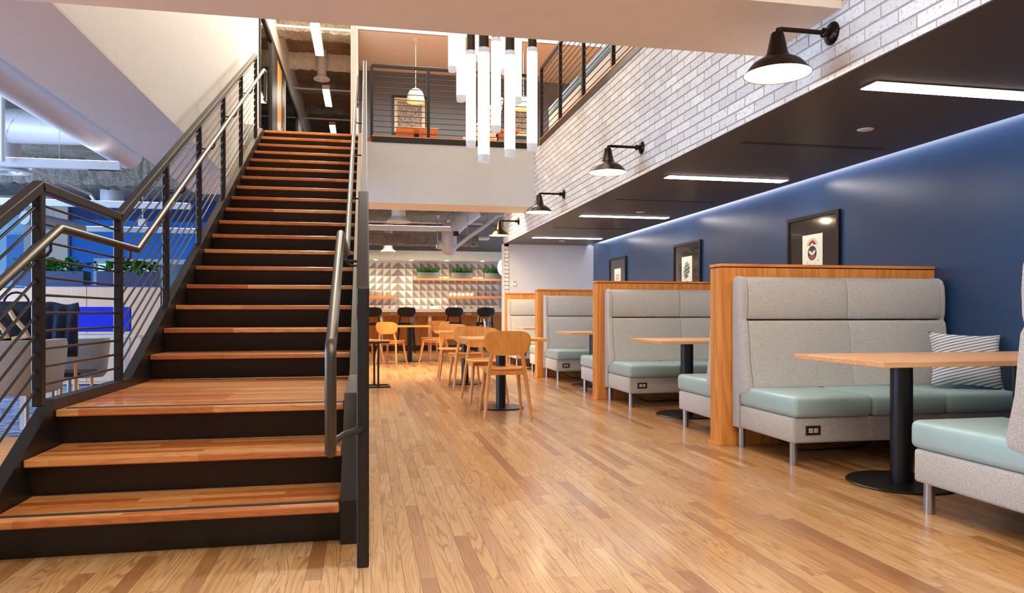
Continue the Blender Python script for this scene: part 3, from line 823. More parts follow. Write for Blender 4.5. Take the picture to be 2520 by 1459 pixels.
# ------------------------------------------------------------------ cafe chairs and tables
def back_panel(z0, z1, w_, y0, curve, nx=20, nz=10, th=.011):
    """rounded, horizontally curved plywood back; narrower at the bottom"""
    m = MB(); h = (z1-z0)/2; zc = (z0+z1)/2
    ring = []
    pts = []
    for i in range(nx+1):
        a = -1+2*i/nx
        for j in range(nz+1):
            b = -1+2*j/nz
            # superellipse mapping of the square
            e = 3.7
            k = (abs(a)**e+abs(b)**e)**(1/e); mx = max(abs(a), abs(b))
            f = mx/k if k > 1e-6 else 1
            x, z = a*f, b*f
            wz = w_/2*(1-.10*max(0, -z)-.06*max(0, -z)**2)
            pts.append((x*wz, y0-curve*(1-(x)**2)-.03*(z*.5+.5), zc+z*h))
    n = len(pts)
    m.v = [p for p in pts]+[(p[0], p[1]-th, p[2]) for p in pts]
    def id_(i, j): return i*(nz+1)+j
    for i in range(nx):
        for j in range(nz):
            q = (id_(i, j), id_(i+1, j), id_(i+1, j+1), id_(i, j+1)); m.f.append(q); m.f.append(tuple(x+n for x in q[::-1]))
    bd = [id_(i, 0) for i in range(nx+1)]+[id_(nx, j) for j in range(1, nz+1)]+[id_(i, nz) for i in range(nx-1, -1, -1)]+[id_(0, j) for j in range(nz-1, 0, -1)]
    for a, b in zip(bd, bd[1:]+bd[:1]): m.f.append((a, a+n, b+n, b))
    m.mi = [0]*len(m.f); m.pr = [0]*len(m.f); return m
def seat_shape(z, w_, d_, y0, th=.014):
    m = MB(); n = 40; top = []
    for i in range(n):
        a = 2*math.pi*i/n; c, s_ = math.cos(a), math.sin(a)
        e = 2/3.4
        x = math.copysign(abs(c)**e, c)*w_/2; y = math.copysign(abs(s_)**e, s_)*d_/2
        x *= 1+.06*(y/d_*2)
        top.append((x, y))
    vs, fs = [], []
    rings = (.25, .55, .8, .93, 1.0)
    for k in rings:
        for x, y in top: vs.append((x*k, y*k+y0, z+.016*(k**2-1)*.9+(.0 if k < 1 else -.004)-.012*max(0, y*k/d_*2)**3))
    for r_ in range(len(rings)-1):
        for i in range(n): fs.append((r_*n+i, r_*n+(i+1) % n, (r_+1)*n+(i+1) % n, (r_+1)*n+i))
    fs.append(tuple(range(n)))
    b = len(vs)
    for v in vs[-n:]: vs.append((v[0]*.985, v[1], v[2]-th))
    for i in range(n): fs.append((b-n+i, b-n+(i+1) % n, b+(i+1) % n, b+i))
    fs.append(tuple(range(b, b+n)))
    return m.add(vs, fs)
def leg(m, p0, p1, r0, r1):
    return m.tube([p0, Vector(p0).lerp(Vector(p1), .5), p1], r0, 10, rad=[r0, (r0+r1)/2*1.04, r1])
def make_chair(name, label, seat_z, back_z, pm_, lm, group, rest=False):
    t = thing(name, label, 'chair' if not rest else 'stool', (0, 0, 0), group)
    seat_shape(seat_z, .455, .43, .0).build('seat', pm_, t, smooth=True)
    back_panel(back_z, back_z+.235, .455, -.205, .055).build('backrest', pm_, t, smooth=True)
    for s_ in (-1, 1):
        m = MB(); m.tube([(s_*.225, -.27, .0), (s_*.172, -.185, seat_z-.02), (s_*.135, -.232, back_z+.10), (s_*.131, -.252, back_z+.15)], .017, 10, rad=[.015, .0225, .018, .013])
        m.build('leg', lm, t, smooth=True)
        m = MB(); m.tube([(s_*.215, .235, .0), (s_*.185, .185, seat_z*.5), (s_*.165, .15, seat_z-.012)], .017, 10, rad=[.014, .019, .023])
        m.build('leg', lm, t, smooth=True)
    MB().box(-.16, .16, .12, .14, seat_z-.07, seat_z-.02).box(-.16, .16, -.19, -.17, seat_z-.07, seat_z-.02).box(-.175, -.155, -.18, .14, seat_z-.07, seat_z-.02).box(.155, .175, -.18, .14, seat_z-.07, seat_z-.02).build('apron', lm, t, bevel=(.004, 1))
    if rest:
        MB().tube([(-.195, .205, .26), (.195, .205, .26)], .010, 8).build('footrest', 'chrome', t)
        MB().tube([(-.20, -.22, .30), (-.195, .205, .26)], .009, 8).tube([(.20, -.22, .30), (.195, .205, .26)], .009, 8).build('stretcher', lm, t)
    return t
chair = make_chair('cafe_chair', 'birch plywood cafe chair', .475, .595, 'ply', 'chairleg', 'birch plywood cafe chairs'); uc = []
T1, T2, T3 = (1.40, 7.6), (1.38, 10.3), (.89, 15.2)
D2R = math.pi/180
for x, y, a, lb in ((1.335, 7.08, -2, 'birch plywood chair with its back to the entrance at the first square cafe table'),
                    (1.34, 8.27, 183, 'birch plywood chair across the first square cafe table from another chair, facing the entrance'),
                    (1.33, 9.72, 3, 'birch plywood chair at the table with the utensil jar, back to the entrance'),
                    (1.30, 11.05, 176, 'birch plywood chair at the table with the utensil jar, facing the entrance'),
                    (.50, 14.42, -28, 'birch plywood chair at the glass tumbler table behind the dark metal side table'),
                    (1.36, 14.86, 62, 'birch plywood chair turned sideways at the glass tumbler table'),
                    (.06, 15.1, -62, 'birch plywood chair at the glass tumbler table half hidden by the stair post'),
                    (1.42, 15.85, 150, 'birch plywood chair on the kitchen side of the glass tumbler table')):
    place(chair, uc, (x, y, 0), a*D2R, lb, 'birch plywood cafe chairs')
def make_cafe_table():
    t = thing('cafe_table', 'square oak cafe table', 'table', (0, 0, 0), 'square cafe tables')
    MB().box(-.40, .40, -.42, .42, .712, .742).build('table_top', 'ply', t, bevel=(.003, 2))
    MB().lathe([(0, .012), (.051, .012), (.051, .71), (0, .71)], (0, 0, 0), 24).build('column', 'black', t, smooth=True)
    MB().lathe([(0, 0), (.245, 0), (.247, .006), (.24, .012), (0, .014)], (0, 0, 0), 44).build('base_plate', 'black', t, smooth=True)
    return t
ct = make_cafe_table(); ut2 = []
for (x, y), lb in ((T1, 'square birch topped cafe table on a black column standing alone nearest the entrance'), (T2, 'square birch topped cafe table holding the utensil jar'), (T3, 'square birch topped cafe table holding the clear glass tumbler')):
    place(ct, ut2, (x, y, 0), 0, lb, 'square cafe tables')
def jar(name, label, x, y, z, r, h, extra=None):
    t = thing(name, label, 'jar', (x, y, z))
    MB().lathe([(0, .0), (r, 0), (r, h), (r*.93, h), (r*.93, .008), (0, .008)], (x, y, z), 20).build('glass', 'glassware', t, smooth=True)
    if extra: extra(t)
    return t
def napkins(t):
    x, y, z = ORG[t.name]
    MB().beam((x-.03, y, z+.01), (x-.045, y, z+.17), .05, .012).build('napkin', 'ceramic', t)
    for i in range(3): MB().tube([(x+.01+i*.012, y+.01*i, z+.01), (x+.02+i*.018, y, z+.19+.015*i)], .005, 6).build('utensil', 'chrome', t)
jar('utensil_jar', 'clear jar of napkins and utensils on a square cafe table', 1.70, 10.32, .743, .055, .13, napkins)
def salt(t):
    x, y, z = ORG[t.name]; MB().lathe([(0, .01), (.038, .01), (.038, .05), (0, .05)], (x, y, z), 16).build('contents', 'soil', t)
jar('glass_tumbler', 'clear glass tumbler standing on the cafe table near the bar stools', .93, 15.05, .743, .042, .17, salt)

# sled base side table half hidden by the stair post
t = thing('side_table', 'dark metal sled base side table beside the stair post', 'table', (.12, 10.15, 0))
m = MB(); bw_ = .02
y0, y1, x0, x1 = 9.92, 10.24, -.28, .31
for p, q in (((x0, y0, .01), (x1, y0, .01)), ((x0, y1, .01), (x1, y1, .01)), ((x1, y0-.01, .01), (x1, y1+.01, .01)), ((x0, y0, .01), (x0, y1, .01))): m.beam(p, q, .03, .02)
m.build('sled_base', 'steel', t)
for y, x in ((y0, .165), (y1, .115)): MB().box(x-.013, x+.013, y-.012, y+.012, .01, .60).build('upright', 'steel', t)
MB().beam((-.28, y0, .605), (.31, y0, .605), .03, .022).beam((-.28, y1, .605), (.31, y1, .605), .03, .022).beam((.14, y0, .6), (.14, y1, .6), .03, .02).build('top_frame', 'steel', t)
MB().box(-.28, .33, y0-.03, y1+.03, .616, .632).build('table_top', 'shelf', t)

# ------------------------------------------------------------------ kitchen wall
YK = 20.55
kw = struct('wall_kitchen', MB().box(-1.8, 4.6, YK+.012, YK+.15, 0, 3.5), 'grout')
TS = .2025
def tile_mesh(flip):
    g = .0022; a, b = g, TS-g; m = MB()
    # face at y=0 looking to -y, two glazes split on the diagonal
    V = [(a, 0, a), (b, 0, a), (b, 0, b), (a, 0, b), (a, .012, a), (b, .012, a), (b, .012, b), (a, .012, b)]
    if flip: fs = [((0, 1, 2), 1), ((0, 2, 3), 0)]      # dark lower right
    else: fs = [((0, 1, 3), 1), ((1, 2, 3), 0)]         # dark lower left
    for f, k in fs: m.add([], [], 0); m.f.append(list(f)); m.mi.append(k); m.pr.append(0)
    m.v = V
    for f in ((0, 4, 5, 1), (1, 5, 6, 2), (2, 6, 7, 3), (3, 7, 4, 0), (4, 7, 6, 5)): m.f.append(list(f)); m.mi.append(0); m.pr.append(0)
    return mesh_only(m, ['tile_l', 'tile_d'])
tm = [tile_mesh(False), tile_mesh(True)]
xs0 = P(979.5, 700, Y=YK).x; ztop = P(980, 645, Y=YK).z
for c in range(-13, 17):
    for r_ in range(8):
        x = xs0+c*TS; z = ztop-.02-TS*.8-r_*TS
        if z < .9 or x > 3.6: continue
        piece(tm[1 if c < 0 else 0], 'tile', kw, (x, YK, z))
struct('wall_kitchen_header', MB().box(-1.8, 4.6, YK-.75, YK+.012, ztop+.02, P(980, 616, Y=YK-.75).z).box(-1.8, 4.6, YK-.02, YK+.012, ztop-.02, ztop+.02), 'white')
def shelf(u0, u1, v0, v1, label):
    a = P(u0, v0, Y=YK-.25); b = P(u1, v1, Y=YK-.25)
    o = MB().box(a.x, b.x, YK-.25, YK-.001, b.z, a.z).build('wall_shelf', 'shelf', bevel=(.003, 1)); tag(o, label, 'shelf', 'kitchen wall shelves'); return a.x, b.x, a.z
sx0, sx1, sz_up = shelf(1016, 1246, 684, 691.5, 'long red oak wall shelf holding the grey planter boxes')
mx0, mx1, sz_r = shelf(1103, 1246, 728.5, 735, 'red oak wall shelf holding white mugs and glasses')
lx0, lx1, sz_l = shelf(880, 975, 727, 735, 'red oak wall shelf holding the stacks of white plates')
# planters with small foliage
def foliage(m, x0, x1, y0, y1, z, n, ln, wd, q, spread=.7):
    for _ in range(n):
        x, y = q.uniform(x0, x1), q.uniform(y0, y1); a = q.uniform(0, 6.283); t_ = q.uniform(.15, spread)
        d = Vector((math.cos(a)*t_, math.sin(a)*t_, 1)).normalized(); L_ = ln*q.uniform(.7, 1.25); s_ = d.cross(Vector((0, 0, 1))).normalized()*wd
        b = Vector((x, y, z)); mid = b+d*L_*.55+Vector((0, 0, -.0)); tip = b+d*L_+Vector((0, 0, -L_*.2*t_))
        m.add([b, mid+s_, tip, mid-s_], [(0, 1, 2, 3)])
q = random.Random(11)
for u0, u1, lb in ((1027, 1081, 'grey planter box with low green plants, on the shelf end away from the globe lamp'), (1110.5, 1163, 'grey planter box with low green plants, in the middle of the kitchen shelf'), (1192.5, 1246, 'grey planter box with low green plants, behind the glowing globe lamp')):
    a = P(u0, 668, Y=YK-.22).x; b = P(u1, 668, Y=YK-.22).x
    t = thing('planter', lb, 'planter', ((a+b)/2, YK-.13, sz_up), 'planters on the kitchen shelf')
    MB().box(a, b, YK-.22, YK-.05, sz_up, sz_up+.165).build('box', 'planter', t, bevel=(.004, 1))
    MB().box(a+.01, b-.01, YK-.21, YK-.06, sz_up+.16, sz_up+.17).build('soil', 'soil', t)
    m = MB(); foliage(m, a+.0, b-.0, YK-.21, YK-.06, sz_up+.165, 260, .13, .018, q, .9)
    m.build('foliage', 'leaf', t, kind='stuff')
# mugs, glasses and plates
def mug_mesh():
    t = thing('mug', 'white mug', 'mug', (0, 0, 0), 'mugs on the kitchen shelf')
    MB().lathe([(0, 0), (.040, 0), (.043, .01), (.036, .095), (.033, .095), (.039, .012), (0, .008)], (0, 0, 0), 20).build('cup', 'ceramic', t, smooth=True)
    MB().tube([(.037, 0, .08), (.058, 0, .078), (.066, 0, .055), (.058, 0, .032), (.041, 0, .026)], .006, 8).build('handle', 'ceramic', t, smooth=True)
    return t
mg = mug_mesh(); um = []
for i in range(6):
    x = P(1108.5+i*10.4, 725, Y=YK-.13).x
    place(mg, um, (x, YK-.13, sz_r), -.3, 'white mug in the row of six on the kitchen shelf', 'mugs on the kitchen shelf')
gm = mesh_only(MB().lathe([(0, 0), (.033, 0), (.037, .12), (.034, .12), (.031, .008), (0, .008)], (0, 0, 0), 16), 'glassware', smooth=True)
for i in range(8):
    x = P(1172+i*9.2, 725, Y=YK-.13).x
    o = bpy.data.objects.new('drinking_glass', gm); COL.objects.link(o); o.location = (x, YK-.13, sz_r)
    tag(o, 'clear drinking glass in the row beside the white mugs', 'glass', 'glasses on the kitchen shelf')
pmesh = mesh_only(MB().lathe([(0, 0), (.05, 0), (.088, .010), (.09, .0125), (.05, .005), (0, .004)], (0, 0, 0), 24), 'ceramic', smooth=True)
for u, n in ((914, 11), (933, 9), (956.5, 8)):
    x = P(u, 720, Y=YK-.13).x
    for k_ in range(n):
        o = bpy.data.objects.new('plate', pmesh); COL.objects.link(o); o.location = (x, YK-.13, sz_l+k_*.0115)
        tag(o, {914: 'white plate in the stack closest to the stair post', 933: 'white plate in the middle stack on the plate shelf', 956.5: 'white plate in the stack at the shelf end'}[u], 'plate', 'plates at %d' % u if False else {914: 'plate stack by the stair post', 933: 'middle plate stack', 956.5: 'plate stack at the shelf end'}[u])
# downlights washing the tile wall
for u, lb in ((925, 'small downlight under the kitchen header beside the stair post'), (1012, 'small downlight under the kitchen header over the second bar stool'), (1100, 'small downlight under the kitchen header over the middle planter'), (1188, 'small downlight under the kitchen header by the globe lamp')):
    a = P(u, 642, Y=YK-.55)
    tag(MB().lathe([(0, 0), (.035, 0), (.045, -.004), (.05, .004), (0, .004)], (a.x, YK-.55, ztop+.018), 16).build('downlight', 'linear', smooth=True), lb, 'light', 'kitchen downlights')
    sp_ = bpy.data.lights.new('kitchen_spot', 'SPOT'); sp_.energy = 40; sp_.color = (1, .86, .66); sp_.spot_size = 2.3; sp_.spot_blend = .6; sp_.shadow_soft_size = .03
    so = bpy.data.objects.new('kitchen_spot', sp_); COL.objects.link(so); so.location = (a.x, YK-.55, ztop+.005)
# bar counter
kc = thing('bar_counter', 'long bar counter with white top and oak front under the tiled wall', 'counter', (1.3, 19.7, 0))
yc0 = 18.95
zt = P(1050, 759.5, Y=yc0).z; zb_ = P(1050, 768, Y=yc0).z
MB().box(-1.6, 3.9, yc0, YK, zb_, zt).build('counter_top', 'counter', kc, bevel=(.004, 1))
MB().box(-1.6, 3.9, yc0+.05, yc0+.08, zb_-.10, zb_).build('apron', 'oak_x', kc)
MB().box(-1.6, 3.9, yc0+.55, yc0+.58, .14, zb_).build('front_panel', 'oak', kc)
MB().box(-1.6, 3.9, yc0+.60, yc0+.62, 0, .14).build('plinth', 'soffit', kc)
for u in (938, 1058, 1180): x = P(u, 800, Y=yc0+.05).x; MB().box(x-.04, x+.04, yc0+.06, yc0+.14, 0, zb_).build('counter_leg', 'counter', kc)
for u in (968, 1153): a = P(u, 772, Y=yc0+.05); MB().box(a.x-.075, a.x+.075, yc0+.044, yc0+.05, a.z-.025, a.z+.025).build('outlet_strip', 'socket', kc)
stool = make_chair('bar_stool', 'black bar stool', .765, .905, 'blackwood', 'blackwood', 'black bar stools', rest=True); uS = []
for u, lb in ((917, 'black bar stool at the counter half hidden by the stair post'), (1000.5, 'black bar stool at the counter behind the glass tumbler table'), (1118, 'black bar stool at the counter under the soap bottle'), (1196, 'black bar stool at the counter closest to the brick pier')):
    x = P(u, 770, Y=18.35).x; place(stool, uS, (x, 18.6, 0), 0, lb, 'black bar stools')
a = P(1068, 757, Y=19.6); b = P(1079, 757, Y=19.6).x-a.x
t = thing('condiment_tray', 'white box tray with a dark lid knob on the bar counter', 'box', (a.x, 19.6, zt))
MB().box(a.x-.115, a.x+.115, 19.52, 19.68, zt, zt+.085).build('box', 'ceramic', t, bevel=(.005, 1)); MB().lathe([(0, .085), (.05, .085), (.04, .11), (0, .115)], (a.x-.05, 19.6, zt), 16).build('lid', 'black', t)
a = P(1122.5, 757, Y=19.6)
t = thing('soap_bottle', 'small white bottle with dark cap on the bar counter', 'bottle', (a.x, 19.6, zt))
MB().lathe([(0, 0), (.028, 0), (.03, .08), (.012, .11), (0, .112)], (a.x, 19.6, zt), 16).build('bottle', 'ceramic', t, smooth=True); MB().lathe([(0, .11), (.013, .11), (.012, .15), (0, .15)], (a.x, 19.6, zt), 12).build('cap', 'bronze', t)
for u, lb in ((1006, 'small white cup on the counter behind the second bar stool'), (1209, 'small white cup on the counter near the brick pier')):
    a = P(u, 757, Y=19.6); tag(MB().lathe([(0, 0), (.03, 0), (.038, .07), (.034, .07), (.028, .006), (0, .006)], (a.x, 19.6, zt), 16).build('cup', 'ceramic', smooth=True), lb, 'cup', 'cups on the counter')
a = P(1249, 658, Y=17.5)
t = thing('globe_lamp', 'glowing white globe pendant partly behind the brick pier', 'lamp', (a.x, 17.5, a.z-.245))
m = MB(); m.lathe([(0, -.245)]+[(.245*math.cos(x_), .245*math.sin(x_)) for x_ in [(-80+i*10)*D2R for i in range(17)]]+[(0, .245)], (a.x, 17.5, a.z), 32).build('globe', 'globe', t, smooth=True)
MB().tube([(a.x, 17.5, a.z+.245), (a.x, 17.5, 3.4)], .008, 6).build('cord', 'black', t)

# ------------------------------------------------------------------ kitchen ceiling
def pipe(name, label, cat, pts, r, n=12, hang=(), ztop=3.45, group=None, rad=None, hr=.006):
    pts = [Vector(p) for p in pts]; mid = sum(pts, Vector())/len(pts)
    t = thing(name, label, cat, tuple(mid), group)
    MB().tube(pts, r, n, rad=rad).build('tube', 'duct', t, smooth=True)
    for h in hang: MB().tube([(h[0], h[1], h[2]), (h[0], h[1], ztop)], hr, 6).build('hanger', 'chrome', t)
    return t
struct('wall_kitchen_daylight_stop', MB().box(-1.92, -1.8, 12.4, YK+.15, 0, 3.45), 'white')  # wall added to keep the blue daylight out of the kitchen
struct('ceiling_kitchen', MB().box(-1.8, 4.6, YF+.1, YK+.15, 3.45, 3.58), 'spray')
def lumpy(m, amp, seed):
    """ragged sprayed beams: jitter a subdivided box"""
    q = random.Random(seed); m.v = [(x, y+q.uniform(-amp, amp), z+q.uniform(-amp, amp)) for x, y, z in m.v]; return m
def xbeam(x0, x1, y0, y1, z0, z1, seed, n=70):
    m = MB(); vs = []
    prof = [(y0, z1), (y0, (z0+z1)/2), (y0+.02, z0+.02), ((y0+y1)/2, z0), (y1-.02, z0+.02), (y1, (z0+z1)/2), (y1, z1)]
    for i in range(n+1):
        x = x0+(x1-x0)*i/n; vs += [(x, a, b) for a, b in prof]
    k = len(prof); fs = [(i*k+j, i*k+j+1, (i+1)*k+j+1, (i+1)*k+j) for i in range(n) for j in range(k-1)]
    m.add(vs, fs); return lumpy(m, .018, seed)
def diffuser(u, v, Y, ru, ztop, label, group):
    a = P(u, v, Y=Y); D = a.x*SA+a.y*CA; r = ru*D/F
    t = thing('round_diffuser', label, 'vent', (a.x, a.y, a.z), group)
    MB().lathe([(0, .035), (r*.32, .03), (r*.34, .012), (r*.42, .012), (r*.5, .04), (r*.6, .04), (r*.62, .008), (r*.9, 0), (r, .012), (r*.97, .03), (r*.6, .09), (r*.55, .12)], tuple(a), 32).build('cone', 'duct', t, smooth=True)
    MB().lathe([(r*.55, .09), (r*.55, ztop-a.z)], tuple(a), 24).build('neck', 'duct', t, smooth=True)
    return t
struct('trim_1', xbeam(-1.8, XB, 17.3, 17.75, 2.60, 2.86, 3), 'spray')
struct('trim_2', xbeam(-1.8, XB, 13.1, 13.5, 3.05, 3.45, 4), 'spray')
diffuser(981, 548, 14.0, 31, 3.45, 'round white ceiling diffuser above the cafe near the balcony', 'kitchen ceiling diffusers')
diffuser(955, 621, 19.0, 20, 3.45, 'round white ceiling diffuser close to the tiled kitchen wall', 'kitchen ceiling diffusers')
a = P(800, 563, Y=14.9); b = P(1111, 563, Y=14.9)
def pendant_bar(x0, x1, y, z0, z1, label, group, ztop=3.45, th=.09, lens='linear_dim'):
    t = thing('pendant_bar', label, 'light', ((x0+x1)/2, y, z0), group)
    MB().box(x0, x1, y-th/2, y+th/2, z0+.004, z1).build('housing', 'duct', t, bevel=(.004, 1))
    MB().box(x0+.03, x1-.03, y-th/2+.012, y+th/2-.012, z1, z1+.004).build('lens', lens, t)
    MB().box(x1-.33, x1-.01, y-th/2+.004, y+th/2-.004, z0, z0+.004).build('end_slot', 'black', t)
    for x in (x0+.25, x1-.62): MB().tube([(x, y, z1), (x, y, ztop)], .003, 5).build('hanger', 'chrome', t)
    return t
pendant_bar(a.x, b.x, 14.9, 2.655, 2.755, 'long white pendant light bar under the kitchen ceiling', 'pendant light bars')
def px(pts, Y): return [tuple(P(u, v, Y=Y)) for u, v in pts]
eb = pipe('duct_elbow', 'white round duct bending down under the kitchen ceiling', 'duct', px([(1112, 566), (1140, 540), (1172, 518)], 16.2), .17, 20)
a = P(1105, 628, Y=16.2); h_ = P(1105, 560, Y=16.2).z-a.z
MB().lathe([(0, 0), (.07, .012), (.12, .045), (.155, .10), (.17, .17), (.17, h_), (.12, h_+.08), (0, h_+.12)], tuple(a), 24).build('elbow', 'duct', eb, smooth=True)
MB().tube([(a.x-.05, 16.2, a.z+.19), (a.x-.26, 16.2, a.z+.24)], .10, 16).build('stub', 'duct', eb, smooth=True)
MB().tube([(a.x, 16.2, a.z+h_), (a.x, 16.2, 3.45)], .008, 6).build('hanger', 'chrome', eb)
pipe('drain_pipe', 'slanting white pipe beside the round duct under the kitchen ceiling', 'pipe', px([(1118, 612), (1150, 586), (1200, 551), (1212, 540), (1224, 531), (1245, 527)], 15.2), .038, 12, px([(1150, 586), (1200, 551)], 15.2))
t = thing('ceiling_box', 'small brown box hanging on a rod under the kitchen ceiling', 'fixture', tuple(P(1122, 580, Y=14.6)))
a = P(1122, 575, Y=14.6); MB().box(a.x-.05, a.x+.05, 14.55, 14.65, a.z-.045, a.z+.045).build('box', 'bronze', t); MB().tube([(a.x, 14.6, a.z+.04), (a.x, 14.6, 3.45)], .012, 8).build('rod', 'chrome', t)
for u, v, lb in ((1078, 533, 'small white sensor on a rod beside the diffuser'), (1103, 543, 'small chrome spotlight canister on a rod under the kitchen ceiling'), (1076, 605, 'small white sensor hanging beside the duct elbow')):
    a = P(u, v, Y=15.6); t = thing('ceiling_sensor', lb, 'sensor', tuple(a), 'small ceiling sensors')
    MB().lathe([(0, -.05), (.04, -.045), (.045, .03), (.02, .05), (0, .05)], tuple(a), 14).build('head', 'chrome', t, smooth=True); MB().tube([tuple(a), (a.x, 15.6, 3.45)], .009, 6).build('rod', 'chrome', t)
pipe('sprinkler_pipe', 'thin white sprinkler pipe crossing above the kitchen', 'pipe', [(-1.6, 16.4, 3.02), (2.6, 16.4, 3.02)], .03, 10, [(0, 16.4, 3.03), (1.9, 16.4, 3.03)])
pipe('flat_duct', 'low white duct running to the kitchen diffuser', 'duct', [(-1.6, 18.72, 2.82), (.9, 18.72, 2.82)], .06, 12, [(-.2, 18.72, 2.85), (.6, 18.72, 2.85)])

t = thing('fill_light_housing', 'long slim white housing added over the kitchen fill light behind the sprayed beam', 'light', (.8, 18.25, 2.85))  # made-up housing for the hidden kitchen light added here
MB().box(-1.45, 3.05, 18.08, 18.42, 2.85, 2.90).build('housing', 'duct', t)
for x in (-.6, 2.2): MB().tube([(x, 18.25, 2.9), (x, 18.25, 3.45)], .005, 6).build('hanger', 'chrome', t)

# ------------------------------------------------------------------ open office beyond the stairs
struct('ceiling_office', MB().box(-9, -1.8, 3.6, 17.2, 3.45, 3.58), 'spray')
struct('trim_3', xbeam(-9, -2.0, 12.7, 13.15, 3.02, 3.45, 5, 120), 'spray')
struct('trim_4', xbeam(-9, -2.5, 10.2, 10.6, 3.2, 3.46, 6, 100), 'spray')
YO = 17.0
x_w, x_c0, x_c1 = P(65, 600, Y=YO).x, P(128, 600, Y=YO).x, P(172, 600, Y=YO).x
struct('wall_office_back', MB().box(x_w, x_c0, YO, YO+.15, 0, 3.45), 'white_office')
struct('column_office', MB().box(x_c0, x_c1, YO-.12, YO+.15, 0, 3.45), 'offwhite')
struct('wall_office_blue', MB().box(x_c1, P(232, 600, Y=YO).x, YO, YO+.1, 0, 3.45).box(P(232, 600, Y=YO).x, -1.8, YO, YO+.1, P(400, 638, Y=YO).z, 2.98), 'blue_office')
struct('wall_office_upper', MB().box(x_c1, -1.8, YO-.03, YO+.1, 2.98, 3.45), 'blue_dark')
xg = P(232, 600, Y=YO).x
gw = struct('window_2', MB().box(xg, -1.8, YO-.02, YO+.06, P(400, 650, Y=YO).z, P(400, 638, Y=YO).z).box(xg, -1.8, YO-.02, YO+.06, 0, .1), 'white_office')
for x in (xg+.02, xg+1.2, xg+2.4, xg+3.6): MB().box(x-.03, x+.03, YO-.02, YO+.06, .1, 2.1).build('mullion', 'white_office', gw)
for i in range(3): MB().box(xg+.05+i*1.2, xg+1.17+i*1.2, YO+.01, YO+.02, .1, P(400, 650, Y=YO).z).build('pane', 'pane', gw)
struct('wall_meeting_back', MB().box(xg, -1.8, 20, 20.1, 0, 3.4), 'white_office')
# office window and the building across the street
wn = struct('window_1', MB().box(-9, x_w, YO, YO+.12, 0, .35).box(-9, x_w, YO, YO+.12, 3.2, 3.45), 'white_office')
for i in range(4):
    x = x_w-.03-i*.62; MB().box(x-.03, x+.03, YO+.02, YO+.1, .35, 3.2).build('mullion', 'white_office', wn)
    MB().box(x-.56, x-.03, YO+.05, YO+.06, .35, 3.2).build('pane', 'pane', wn)
ob = thing('office_building', 'pale building with bands of blue windows seen through the office window', 'building', (-24, 48, -12))
MB().box(-34, -14.5, 47.2, 60, -12, 30).build('wall', 'facade', ob)
for f_ in range(-3, 9):
    for c in range(10): MB().box(-33.6+c*1.9, -32.2+c*1.9, 47.05, 47.19, f_*3.2+.3, f_*3.2+2.3).build('window', 'facade_glass', ob)

# cabinet with planters
YCB = 11.0
cx0, cx1, cxm = P(60, 720, Y=YCB).x, P(399, 720, Y=YCB).x, P(213, 720, Y=YCB).x
zc = P(250, 702, Y=YCB).z
cb = thing('low_cabinet', 'pale laminate cabinet carrying blue planter boxes behind the stairs', 'cabinet', ((cx0+cx1)/2, YCB+.22, 0))
MB().box(cx0+.02, cx1-.02, YCB+.02, YCB+.45, .02, zc-.02).build('carcass', 'laminate', cb)
cw = cxm-cx0; xs_ = [cx0, cxm, cxm+cw if cxm+cw < cx1-.2 else cx1, cx1]
for a0, a1 in zip(xs_, xs_[1:]):
    if a1-a0 > .1: MB().box(a0+.004, a1-.004, YCB, YCB+.02, .06, zc-.022).build('door', 'laminate', cb)
MB().box(cx1-.02, cx1, YCB+.0, YCB+.45, .0, zc-.02).build('side_panel', 'oak', cb)
MB().box(cx0-.01, cx1+.01, YCB-.012, YCB+.46, zc-.02, zc).build('top', 'blue_dark', cb)
c2 = thing('low_cabinet', 'second pale laminate cabinet by the office window', 'cabinet', (cx0-.9, YCB+1.2, 0))
MB().box(cx0-1.9, cx0-.12, YCB+.8, YCB+1.25, .02, zc-.02).build('carcass', 'laminate', c2); MB().box(cx0-.12, cx0-.10, YCB+.8, YCB+1.25, 0, zc-.02).build('side_panel', 'oak', c2); MB().box(cx0-1.92, cx0-.09, YCB+.79, YCB+1.26, zc-.02, zc).build('top', 'blue_dark', c2)
# broad leaves, one mesh shared by all
lm = MB()
lv = []
for i in range(7):
    f = i/6; wd = math.sin(math.pi*min(1, f*.96+.02))**.8*.030; zz = -.10*f*f
    lv += [(-wd, f*.20, zz+.012*(1 if wd > .004 else 0)), (0, f*.20, zz), (wd, f*.20, zz+.012*(1 if wd > .004 else 0))]
lf = [(3*i+j, 3*i+j+1, 3*i+j+4, 3*i+j+3) for i in range(6) for j in range(2)]
leafm = mesh_only(lm.add(lv, lf), 'leaf', smooth=True)
q = random.Random(21)
for u0, u1, lb in ((30, 206, 'blue planter box of leafy green plants on the cabinet, by the window'), (237, 380, 'blue planter box of leafy green plants on the cabinet, behind the stair rail')):
    x0 = P(u0, 690, Y=YCB+.08).x; x1 = P(u1, 690, Y=YCB+.08).x; z1 = P(200, 667, Y=YCB+.08).z
    t = thing('planter', lb, 'planter', ((x0+x1)/2, YCB+.2, zc), 'planters on the office cabinet')
    MB().box(x0, x1, YCB+.08, YCB+.36, zc, z1).build('box', 'planter_blue', t, bevel=(.004, 1)); MB().box(x0+.015, x1-.015, YCB+.095, YCB+.345, z1-.02, z1+.005).build('soil', 'soil', t)
    for _ in range(int(90*(x1-x0))+20):
        o = piece(leafm, 'leaf', t, (q.uniform(x0+.03, x1-.03), q.uniform(YCB+.12, YCB+.33), z1+q.uniform(0, .09)), (q.uniform(.05, 1.1), q.uniform(-.3, .3), q.uniform(0, 6.283)))
        s_ = q.uniform(.75, 1.25); o.scale = (s_, s_, s_)

